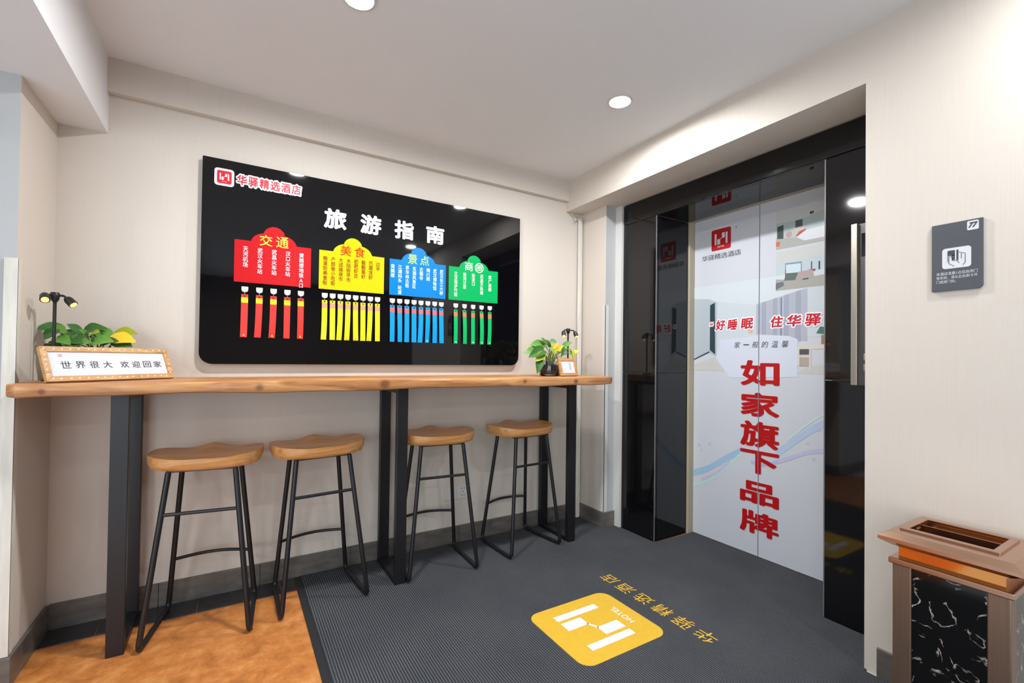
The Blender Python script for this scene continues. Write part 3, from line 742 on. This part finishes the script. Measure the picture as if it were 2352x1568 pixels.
# ------------------------------------------------------------------ downlights
M_lens = mat('lamp_lens', (255, 250, 244), .4, emit=14.0)
def downlight(x, y, label, zc=H, power=1.0):
    r = thing('downlight', label, 'ceiling light', (x, y, zc), group='round white downlights in the ceiling')
    seg = 32; mb = MB()
    ring = [(.062, -.0005), (.062, -.004), (.056, -.006), (.052, -.005), (.051, -.0005)]
    vs = []; fs = []
    for rr, z in ring:
        for k in range(seg): vs.append((x+rr*math.cos(2*math.pi*k/seg), y+rr*math.sin(2*math.pi*k/seg), zc+z))
    for i in range(len(ring)):
        i2 = (i+1) % len(ring)
        for k in range(seg):
            k2 = (k+1) % seg; fs.append((i*seg+k2, i*seg+k, i2*seg+k, i2*seg+k2))
    mb.add(vs, fs); build('trim_ring', mb, M_plasticW, r, smooth=True)
    mb = MB(); mb.add([(x+.0505*math.cos(2*math.pi*k/seg), y+.0505*math.sin(2*math.pi*k/seg), zc-.0008) for k in range(seg-1, -1, -1)], [tuple(range(seg))])
    build('lens', mb, M_lens, r)
    la = bpy.data.lights.new('downlight_lamp', 'AREA'); la.shape = 'DISK'; la.size = .10; la.energy = LIGHT_W*power; la.color = LIGHT_COL; la.spread = math.radians(175)
    lo = bpy.data.objects.new('downlight_lamp', la); COL.objects.link(lo); lo.parent = r; lo.location = (0, 0, -.0035)
names = ['round ceiling downlight cut by the top edge of the photo', 'round ceiling downlight glowing near the lift corner', 'round ceiling downlight over the bin by the right wall',
         'far lobby downlight on the right', 'added far lobby fill downlight behind the photographer', 'added far lobby fill downlight on the left', 'added left lobby fill downlight beyond the beam']
for (x, y), lab in zip(DOWNLIGHTS, names): downlight(x, y, lab, power=.45 if lab == names[2] else 1.0)

# ------------------------------------------------------------------ small wall fittings
ws = thing('wall_socket', 'white double wall socket behind the third stool', 'socket', (-.85, 0, .318))
FW = frame((0, 0, 0), (1, 0, 0), (0, 0, 1))
build('plate', MB().prism(rrect(-.932, -.848, .275, .361, .004), FW, 0, .008), M_plasticW, ws, bevel=.0015)
build('plate', MB().prism(rrect(-.847, -.763, .275, .361, .004), FW, 0, .008), M_plasticW, ws, bevel=.0015)
hole = mat('socket_hole', (40, 40, 40), .6)
mb = MB()
for u, v, a in [(-.814, .338, .3), (-.796, .338, -.3), (-.805, .318, 0), (-.814, .296, .5), (-.796, .296, -.5)]:
    ca, sa = math.cos(a), math.sin(a)
    quad(mb, FW, [(u+ca*p-sa*q, v+sa*p+ca*q) for p, q in ((-.002,-.0045),(.002,-.0045),(.002,.0045),(-.002,.0045))], .0084, hole)
build('socket_holes', mb, None, ws)

cd = thing('cable_duct', 'white vertical cable duct in the corner beside the lift pier', 'cable duct', (.115, -.02, .006))
build('duct', MB().box(.098, .131, -.032, -.0125, .0065, 2.205), M_aged, cd, bevel=.005, seg=3)
mb = MB()
for k in range(3):
    mb.tube([(.10-.01*k, -.02, 2.20), (.075-.012*k, -.028, 2.185-.01*k), (.06, -.02, 2.205), (.045-.005*k, -.012, 2.232)], .0025, 6)
build('wires', mb, M_plasticW, cd, smooth=True)

cp = thing('lift_call_panel', 'narrow steel lift call panel on the right granite jamb', 'control panel', (XB, -1.79, 1.07))
build('back_plate', MB().box(XB-.012, XB-.0005, -1.858, -1.722, 1.066, 1.764), mat('panel_grey', (96, 96, 96), .35, .6), cp, bevel=.001)
build('steel_edge', MB().box(XB-.03, XB-.0125, -1.745, -1.722, 1.066, 1.764), M_steel, cp, bevel=.0015)
for z in (1.13, 1.175):
    build('button', MB().box(XB-.018, XB-.0125, -1.80, -1.765, z, z+.026), M_steel, cp, bevel=.001)
build('display', MB().box(XB-.0145, XB-.0125, -1.83, -1.755, 1.62, 1.72), M_acryl, cp)

# card reader sign on the right wall
sg = thing('wall_sign', 'grey card-access sign with hand pictogram on the right wall', 'sign', (0, -2.124, 1.408))
FS = frame((0, 0, 0), (0, -1, 0), (0, 0, 1))
build('plate', MB().prism(rrect(2.0605, 2.1875, 1.409, 1.637, [.001, .014, .001, .001]), FS, .0005, .009), mat('sign_grey', (74, 78, 84), .42, var=.04), sg, bevel=.001)
mb = MB(); mb.add([FS(u, v, .0094) for u, v in rrect(2.088, 2.160, 1.483, 1.552, .009)], [tuple(range(28))], M_textW)
dk = mat('sign_ink', (58, 66, 72), .5)
def S_(pts): quad(mb, FS, pts, .0098, dk)
def I(a, b): return (2.088+.072*a, 1.483+.069*b)
S_([I(.21,.62), I(.45,.62), I(.45,.88), I(.21,.88)]); S_([I(.34,.40), I(.45,.40), I(.45,.65), I(.34,.65)]); S_([I(.50,.38), I(.57,.38), I(.57,.88), I(.50,.88)])
def stroke(pts, w=.0016):
    for a, b in zip(pts[:-1], pts[1:]):
        a = Vector(a); b = Vector(b); t = (b-a).normalized(); nn = Vector((-t.y, t.x))*w*.5
        S_([tuple(a-nn), tuple(b-nn), tuple(b+nn), tuple(a+nn)])
stroke([I(.20,.85), I(.20,.32)]); stroke([I(.24,.60), I(.24,.24), I(.42,.10)]); stroke([I(.27,.60), I(.34,.56), I(.36,.38), I(.52,.36), I(.60,.22)])
stroke([I(.57,.76), I(.80,.66), I(.80,.22), I(.72,.12)]); stroke([I(.67,.68), I(.67,.42)])
build('pictogram', mb, None, sg)
mb = MB(); mb.add([FS(u, v, .0094) for u, v in rrect(2.150, 2.178, 1.602, 1.632, .004)], [tuple(range(28))], M_textW)
put_text(mb, '77', FS, 2.154, 2.174, 1.609, 1.627, .0098, dk, bold=.05, skew=.25)
build('emblem', mb, None, sg)
mb = MB()
for k, (s, L_) in enumerate([('本酒店凌晨1点后启用门', .102), ('禁系统，请从此处刷卡开', .102), ('门或按门铃。', .05)]):
    put_text(mb, s, FS, 2.073, 2.073+L_, 1.462-k*.0135, 1.4725-k*.0135, .0094, M_textW)
build('lettering', mb, None, sg)

# ------------------------------------------------------------------ bin
M_rose = mat('rose_gold_metal', (196, 158, 134), .22, 1.0, var=.05, vscale=(4, 4, 200))
M_roseB = mat('rose_gold_brushed', (152, 126, 108), .36, .9, var=.08, vscale=(300, 300, 8))
M_gold = mat('mirror_copper', (214, 148, 84), .07, 1.0)
bn = thing('waste_bin', 'square rose-gold waste bin with black marble panels and ash tray top', 'bin', (-.19, -2.183, 0))
bx0, bx1, by0, by1 = -.318, -.065, -2.312, -2.058
zt = .548
build('body', MB().box(bx0+.012, bx1-.012, by0+.012, by1-.012, .006, zt), M_rose, bn)
cw = .046
for xa, ya in [(bx0, by0), (bx0, by1-cw), (bx1-cw, by0), (bx1-cw, by1-cw)]:
    build('corner_post', MB().box(xa, xa+cw, ya, ya+cw, .004, zt), M_roseB, bn, bevel=.003)
build('marble_panel', MB().box(bx0+.006, bx0+.012, by0+cw, by1-cw, .02, zt), M_marble, bn)
build('marble_panel', MB().box(bx1-.012, bx1-.006, by0+cw, by1-cw, .02, zt), M_marble, bn)
build('marble_panel', MB().box(bx0+cw, bx1-cw, by0+.006, by0+.012, .02, zt), M_marble, bn)
build('marble_panel', MB().box(bx0+cw, bx1-cw, by1-.012, by1-.006, .02, zt), M_marble, bn)
build('collar', MB().box(bx0-.008, bx1+.008, by0-.008, by1+.008, zt, zt+.018), M_rose, bn, bevel=.003)
build('neck', MB().box(bx0+.012, bx1-.012, by0+.012, by1-.012, zt+.018, .603), M_gold, bn)
# lid: sloped underside, flat rim, sloped top with a rectangular well
def loop(o, z): return [(bx0-o, by0-o, z), (bx1+o, by0-o, z), (bx1+o, by1+o, z), (bx0-o, by1+o, z)]
wx0, wx1, wy0, wy1 = -.268, -.100, -2.272, -2.075
L_ = [loop(0.0, .603), loop(.028, .620), loop(.028, .630), loop(.006, .645), [(wx0,wy0,.645),(wx1,wy0,.645),(wx1,wy1,.645),(wx0,wy1,.645)], [(wx0,wy0,.600),(wx1,wy0,.600),(wx1,wy1,.600),(wx0,wy1,.600)]]
vs = [p for l in L_ for p in l]; fs = []
for i in range(len(L_)-1):
    for k in range(4):
        k2 = (k+1) % 4; fs.append((i*4+k, i*4+k2, (i+1)*4+k2, (i+1)*4+k))
mb = MB(); mb.add(vs, fs); build('lid', mb, M_rose, bn)
mb = MB()
for b in [(wx0-.012, wx0+.006, wy0-.012, wy1+.012), (wx1-.006, wx1+.012, wy0-.012, wy1+.012), (wx0+.006, wx1-.006, wy0-.012, wy0+.006), (wx0+.006, wx1-.006, wy1-.006, wy1+.012)]:
    mb.box(b[0], b[1], b[2], b[3], .6405, .651)
build('tray_rim', mb, M_rose, bn, bevel=.002)
xm = -.165
build('ash_tray', MB().box(xm, wx1-.006, wy0+.007, wy1-.007, .601, .622), mat('gold_tray', (206, 150, 60), .2, 1.0), bn)
build('tray_divider', MB().box(xm-.004, xm, wy0+.006, wy1-.006, .601, .6445), M_rose, bn)
build('bin_opening', MB().box(wx0+.007, xm-.005, wy0+.007, wy1-.007, .601, .603), M_dark, bn)

# ------------------------------------------------------------------ long framed calligraphy on the table
def picture(name, label, BL, yaw, wdt, hgt, lean, bw, inner, dots, stand=True):
    """frame standing on its lower edge, leaning back"""
    r = thing(name, label, 'picture frame', BL)
    e1 = Vector((math.cos(yaw), math.sin(yaw), 0)); nrm = Vector((math.sin(yaw), -math.cos(yaw), 0))
    e2 = Vector((0, 0, 1))*math.cos(lean) - nrm*math.sin(lean)
    th = .016
    org = Vector(BL) + nrm*0 + Vector((0, 0, th*math.sin(lean)))
    fr = frame(org, e1, e2)
    def bar(pts): return MB().prism(pts, fr, -th, 0)
    for pts in ([(0,0),(wdt,0),(wdt-bw,bw),(bw,bw)], [(wdt,0),(wdt,hgt),(wdt-bw,hgt-bw),(wdt-bw,bw)], [(wdt,hgt),(0,hgt),(bw,hgt-bw),(wdt-bw,hgt-bw)], [(0,hgt),(0,0),(bw,bw),(bw,hgt-bw)]):
        build('frame_bar', bar(pts), M_frame, r, bevel=.0012)
    pp = build('paper', MB().prism([(bw-.001,bw-.001),(wdt-bw+.001,bw-.001),(wdt-bw+.001,hgt-bw+.001),(bw-.001,hgt-bw+.001)], fr, -.009, -.005), mat('white_paper', (206, 209, 215), .5, spec=.2), r)
    inner(fr, pp, wdt, hgt, bw)
    if dots:
        sp = wdt/17.0; pts = [(sp*(k+.6), hgt-bw*.5) for k in range(17)] + [(wdt-bw*.5, bw+(hgt-2*bw)*(k+.3)/5) for k in range(5)] + [(bw*.5, bw+(hgt-2*bw)*(k+.3)/5) for k in range(5)] + [(sp*(k+.8), bw*.5) for k in range(16)]
        for k, (u, v) in enumerate(pts):
            u += random.uniform(-.004, .004); m = MB(); R0 = .0032
            n = 8; vv = [fr(u+R0*math.cos(2*math.pi*i/n), v+R0*math.sin(2*math.pi*i/n), .0) for i in range(n)] + [fr(u+R0*.6*math.cos(2*math.pi*i/n), v+R0*.6*math.sin(2*math.pi*i/n), .0016) for i in range(n)]
            m.add(vv, [(i, (i+1) % n, n+(i+1) % n, n+i) for i in range(n)] + [tuple(n+i for i in range(n))])
            build('bead', m, mat('pale_bead', (236, 220, 190), .25), r)
    if stand:
        m = MB(); zc = hgt*.72; c = wdt*.5
        a = fr(c-.02, zc, -th); b = fr(c+.02, zc, -th); back = -nrm*(.055)
        f0 = Vector((a.x, a.y, BL[2]+.0005))+back; f1 = Vector((b.x, b.y, BL[2]+.0005))+back
        dn = -nrm*.003
        m.add([a, b, f1, f0, a+dn, b+dn, f1+dn, f0+dn], [(0,1,2,3),(7,6,5,4),(0,4,5,1),(1,5,6,2),(2,6,7,3),(3,7,4,0)])
        build('easel_stand', m, M_plasticW, r)
    return r
ink = mat('brush_ink', (62, 62, 66), .6)
def inner1(fr, pp, wdt, hgt, bw):
    m = MB(); cw_ = .030
    xs_ = [.052+.044*k for k in range(4)] + [.052+.044*4.35+.042*k for k in range(4)]
    for s, u in zip('世界很大欢迎回家', xs_):
        m = MB(); put_text(m, s, fr, u, u+cw_, .050, .078, -.0046, ink, bold=.012)
        build('brush_character', m, None, pp)
    m = MB(); put_text(m, '福', fr, .048, .062, .094, .106, -.0046, mat('seal_red', (206, 130, 140), .6)); disc(m, fr, .398, .036, .005, -.0046, mat('seal_grey', (190, 196, 196), .6))
    build('seal', m, None, pp)
picture('picture_frame', 'long low wooden frame with beaded border and brush calligraphy', (-2.612, -.478, 1.0555), .715, .437, .134, .40, .020, inner1, True)
def inner2(fr, pp, wdt, hgt, bw):
    m = MB()
    put_text(m, '欢迎', fr, .030, .048, .035, .075, -.0046, mat('pale_blue_ink', (186, 214, 220), .6), vertical=True)
    build('brush_column', m, None, pp); m = MB()
    put_text(m, '回家', fr, .085, .102, .038, .085, -.0046, mat('grey_ink', (130, 140, 150), .6), vertical=True)
    build('brush_column', m, None, pp)
picture('picture_frame', 'small square wooden frame beside the glass plant pot', (-.319, -.385, 1.0555), .12, .148, .116, .30, .018, inner2, False)

# ------------------------------------------------------------------ plants
def leaf_mat(name, c0, c1, c2):
    m = bpy.data.materials.new(name); m.use_nodes = True; nt = m.node_tree; b = nt.nodes['Principled BSDF']; L = nt.links.new
    tc = nt.nodes.new('ShaderNodeTexCoord'); nz = nt.nodes.new('ShaderNodeTexNoise'); nz.inputs['Scale'].default_value = 55; nz.inputs['Detail'].default_value = 2
    L(tc.outputs['Object'], nz.inputs['Vector']); rp = nt.nodes.new('ShaderNodeValToRGB'); e = rp.color_ramp.elements
    e[0].position = .32; e[0].color = lin(c0); e[1].position = .74; e[1].color = lin(c2); k = e.new(.55); k.color = lin(c1)
    L(nz.outputs['Fac'], rp.inputs[0]); L(rp.outputs[0], b.inputs['Base Color']); b.inputs['Roughness'].default_value = .45; b.inputs['Specular IOR Level'].default_value = .3
    return m
M_leaf = [leaf_mat('leaf_dark', (36, 74, 30), (58, 104, 46), (96, 142, 70)), leaf_mat('leaf_mid', (66, 112, 44), (96, 146, 60), (150, 186, 100)),
          leaf_mat('leaf_lime', (120, 134, 20), (150, 160, 30), (176, 184, 62)), leaf_mat('leaf_yellow', (200, 160, 30), (224, 186, 44), (240, 214, 90)), leaf_mat('leaf_variegated', (66, 118, 66), (112, 156, 100), (196, 214, 168))]
M_stem = mat('plant_stem', (112, 132, 62), .5, var=.15, vscale=(60, 60, 60))
LEAFS = {}
def leaf_mesh(mi, fold, droop):
    key = (mi, round(fold, 2), round(droop, 2))
    if key in LEAFS: return LEAFS[key]
    NL, NW = 8, 4; vs = []; fs = []
    for i in range(NL+1):
        t = i/NL
        wdt = .40*(math.sin(math.pi*min(1, t**.72))**.8)*(1-.25*t) if 0 < t < 1 else .0
        if i == 0: wdt = .10
        for k in range(NW+1):
            s = (k/NW-.5)*2; x = s*wdt
            y = t - (.10*abs(s) if i <= 1 else 0)
            z = fold*abs(s)*wdt - droop*t*t + .02*math.sin(t*9+s*2)*abs(s)
            vs.append((x, y, z))
    for i in range(NL):
        for k in range(NW): a = i*(NW+1)+k; fs.append((a, a+1, a+NW+2, a+NW+1))
    me = bpy.data.meshes.new('leaf'); me.from_pydata(vs, [], fs); me.materials.append(M_leaf[mi]); me.update()
    me.polygons.foreach_set('use_smooth', [True]*len(me.polygons))
    LEAFS[key] = me
    return me
def add_leaf(root, base, tip, up, mi, fold=.35, droop=.25, scale_w=1.0):
    base = Vector(base); tip = Vector(tip); y = tip-base; ln = y.length; y.normalize()
    up = Vector(up); z = (up-y*up.dot(y)).normalized(); x = y.cross(z)
    o = bpy.data.objects.new('leaf', leaf_mesh(mi, fold, droop)); COL.objects.link(o); o.parent = root
    Mx = Matrix(((x.x*ln*scale_w, y.x*ln, z.x*ln, 0), (x.y*ln*scale_w, y.y*ln, z.y*ln, 0), (x.z*ln*scale_w, y.z*ln, z.z*ln, 0), (0, 0, 0, 1)))
    Mx.translation = base-ORG[root]
    o.matrix_local = Mx
def add_stem(root, a, b, sag=.02, r=.0022):
    a = Vector(a); b = Vector(b)
    path = [a.lerp(b, t/6)+Vector((0, 0, sag*math.sin(math.pi*t/6))) for t in range(7)]
    build('stem', MB().tube(path, r, 6), M_stem, root, smooth=True)
ZT = 1.0552
# left plant behind the long frame
pl = thing('potted_plant', 'green pothos plant behind the long calligraphy frame', 'plant', (-2.545, -.155, ZT))
build('pot', MB().lathe([(.050, 0), (.058, .02), (.064, .085), (.066, .092), (.060, .092), (.057, .075)], (-2.545, -.155, ZT), 28), mat('dark_pot', (58, 50, 46), .4), pl, smooth=True)
build('soil', MB().lathe([(.0565, .070), (.0570, .076)], (-2.545, -.155, ZT), 24), M_soil, pl)
c0 = Vector((-2.545, -.155, ZT+.08))
LP = [
 ((-2.651, -0.152, 1.260), (-2.718, -0.189, 1.268), 0),
 ((-2.660, -0.202, 1.254), (-2.684, -0.239, 1.217), 0),
 ((-2.678, -0.172, 1.261), (-2.631, -0.209, 1.246), 1),
 ((-2.601, -0.122, 1.242), (-2.633, -0.159, 1.281), 0),
 ((-2.591, -0.132, 1.249), (-2.528, -0.169, 1.280), 0),
 ((-2.562, -0.182, 1.239), (-2.531, -0.219, 1.252), 2),
 ((-2.545, -0.142, 1.253), (-2.489, -0.179, 1.233), 1),
 ((-2.494, -0.132, 1.248), (-2.422, -0.169, 1.259), 2),
 ((-2.499, -0.182, 1.226), (-2.415, -0.219, 1.222), 3),
 ((-2.657, -0.202, 1.220), (-2.610, -0.239, 1.201), 1),
 ((-2.647, -0.152, 1.248), (-2.608, -0.189, 1.224), 0),
 ((-2.611, -0.192, 1.216), (-2.556, -0.229, 1.206), 0),
 ((-2.552, -0.202, 1.209), (-2.487, -0.239, 1.222), 1),
 ((-2.634, -0.202, 1.210), (-2.591, -0.239, 1.190), 0),
 ((-2.484, -0.182, 1.208), (-2.426, -0.219, 1.197), 0),
 ((-2.560, -0.152, 1.239), (-2.519, -0.189, 1.217), 0),
 ((-2.593, -0.172, 1.230), (-2.610, -0.209, 1.204), 0),
 ((-2.599, -0.202, 1.197), (-2.552, -0.239, 1.209), 1),
 ((-2.516, -0.192, 1.202), (-2.477, -0.229, 1.223), 0),
 ((-2.686, -0.182, 1.199), (-2.642, -0.219, 1.188), 0),
 ((-2.580, -0.142, 1.224), (-2.588, -0.179, 1.259), 1),
 ((-2.531, -0.172, 1.207), (-2.550, -0.209, 1.229), 0),]
for b, t, mi in LP:
    add_leaf(pl, b, t, (random.uniform(-.2, .2), -.75, .75), mi, fold=random.uniform(.15, .4), droop=random.uniform(.08, .3), scale_w=1.12)
    add_stem(pl, c0+Vector((random.uniform(-.03, .03), random.uniform(-.03, .03), -.004)), b, sag=.015)

# right plant in a glass pot
rp_ = thing('potted_plant', 'trailing pothos with yellow leaves in a clear glass pot', 'plant', (-.345, -.29, ZT))
pc0 = (-.345, -.29, ZT)
glass = mat('clear_glass', (235, 240, 240), .02, trans=1.0, ior=1.45)
mb = MB()
seg = 32; prf = [(.050,0),(.062,.006),(.067,.03),(.064,.07),(.060,.096),(.057,.096),(.061,.07),(.0635,.03),(.058,.010),(.0,.008)]
vs = []; fs = []
for rr, z in prf:
    for k in range(seg): vs.append((pc0[0]+rr*math.cos(2*math.pi*k/seg), pc0[1]+rr*math.sin(2*math.pi*k/seg), ZT+z))
for i in range(len(prf)-1):
    for k in range(seg):
        k2 = (k+1) % seg; fs.append((i*seg+k, i*seg+k2, (i+1)*seg+k2, (i+1)*seg+k))
fs.append(tuple(range(seg-1, -1, -1)))
mb.add(vs, fs); build('glass_pot', mb, glass, rp_, smooth=True)
build('soil', MB().lathe([(.056,.0105),(.0615,.03),(.0600,.066),(.050,.072),(.02,.078)], pc0, 28), M_soil, rp_, smooth=True)
c1 = Vector(pc0)+Vector((0, 0, .074))
LPR = [
 ((-0.383, -0.282, 1.249), (-0.490, -0.317, 1.268), 1),
 ((-0.365, -0.272, 1.252), (-0.415, -0.307, 1.299), 4),
 ((-0.410, -0.302, 1.209), (-0.545, -0.337, 1.224), 1),
 ((-0.417, -0.322, 1.217), (-0.536, -0.357, 1.184), 0),
 ((-0.275, -0.262, 1.269), (-0.352, -0.297, 1.277), 4),
 ((-0.327, -0.262, 1.231), (-0.389, -0.297, 1.287), 1),
 ((-0.343, -0.312, 1.227), (-0.323, -0.347, 1.265), 3),
 ((-0.309, -0.312, 1.214), (-0.281, -0.347, 1.252), 3),
 ((-0.277, -0.312, 1.209), (-0.340, -0.347, 1.243), 3),
 ((-0.199, -0.242, 1.249), (-0.155, -0.277, 1.283), 1),
 ((-0.219, -0.282, 1.233), (-0.260, -0.317, 1.191), 0),
 ((-0.190, -0.272, 1.234), (-0.168, -0.307, 1.216), 1),
 ((-0.157, -0.272, 1.200), (-0.120, -0.307, 1.227), 3),
 ((-0.161, -0.282, 1.217), (-0.169, -0.317, 1.175), 2),
 ((-0.424, -0.332, 1.195), (-0.502, -0.367, 1.153), 2),
 ((-0.457, -0.342, 1.158), (-0.493, -0.377, 1.082), 0),
 ((-0.378, -0.332, 1.234), (-0.367, -0.367, 1.206), 4),
 ((-0.364, -0.332, 1.197), (-0.341, -0.367, 1.222), 2),]
for b, t, mi in LPR:
    add_leaf(rp_, b, t, (random.uniform(-.3, .3), -.8, .6), mi, fold=random.uniform(.15, .45), droop=random.uniform(.1, .35), scale_w=.8)
    add_stem(rp_, c1+Vector((random.uniform(-.03, .03), random.uniform(-.03, .03), -.006)), b, sag=.02)
for k in range(9):
    a = k*2.4
    add_stem(rp_, c1+Vector((.018*math.cos(a), .018*math.sin(a), -.006)), c1+Vector((.045*math.cos(a), .045*math.sin(a)-.01, .07+.02*math.sin(k))), sag=.01, r=.0026)

# ------------------------------------------------------------------ twin-head table lamps
M_warm = mat('warm_bulb', (255, 176, 84), .4, emit=3.2)
def lamp(label, base, htop, heads, rp=.0055, hs=1.0):
    r = thing('table_lamp', label, 'lamp', base)
    bx_, by_, bz_ = base
    build('base', MB().lathe([(.032, 0), (.032, .006), (.012, .010)], base, 20), M_lampblk, r, smooth=True)
    build('pole', MB().tube([(bx_, by_, bz_+.006), (bx_, by_, htop-.01)], rp, 10), M_lampblk, r, smooth=True)
    build('hub', MB().lathe([(.006, -.034), (.012, -.024), (.014, -.012), (.014, .0), (.011, .004)], (bx_, by_, htop), 14), M_lampblk, r, smooth=True)
    for hx, hy, hz, dx, dy, dz in heads:
        s = Vector((bx_, by_, htop-.008)); p = Vector((hx, hy, hz)); d = Vector((dx, dy, dz)).normalized()
        mid = s.lerp(p, .75); mid.z = max(s.z, p.z)
        build('arm', MB().tube(fillet([s, mid, p+d*.004], .008, 4), .0042*hs, 8), M_lampblk, r, smooth=True)
        L0 = .036*hs
        hd = build('lamp_head', MB().tube([p, p+d*.003, p+d*.012, p+d*L0, p+d*(L0-.0015)], [.006*hs, .011*hs, .0145*hs, .0150*hs, .0120*hs], 16, cap=True), M_lampblk, r, smooth=True)
        build('bulb', MB().tube([p+d*(L0-.006), p+d*(L0+.002), p+d*(L0+.0045)], [.0110*hs, .0110*hs, .006*hs], 14), M_warm, hd, smooth=True)
        la = bpy.data.lights.new('lamp_bulb', 'SPOT'); la.energy = .5; la.color = (1, .72, .36); la.spot_size = math.radians(90); la.spot_blend = .8; la.shadow_soft_size = .008
        lo = bpy.data.objects.new('lamp_bulb', la); COL.objects.link(lo); lo.parent = r
        q = d.to_track_quat('-Z', 'Y'); lo.rotation_euler = q.to_euler(); lo.location = p+d*(L0+.010)-Vector(base)
    return r
lamp('black twin-head lamp standing in the left green plant', (-2.650, -.262, ZT), 1.388, [(-2.672, -.288, 1.380, .22, -.75, -.62), (-2.616, -.272, 1.373, .62, -.25, -.72)])
lamp('black twin-head lamp behind the small wooden frame', (-.128, -.20, ZT), 1.368, [(-.176, -.21, 1.352, -.12, -.35, -.92), (-.080, -.21, 1.352, .18, -.35, -.92)], rp=.0058, hs=1.0)
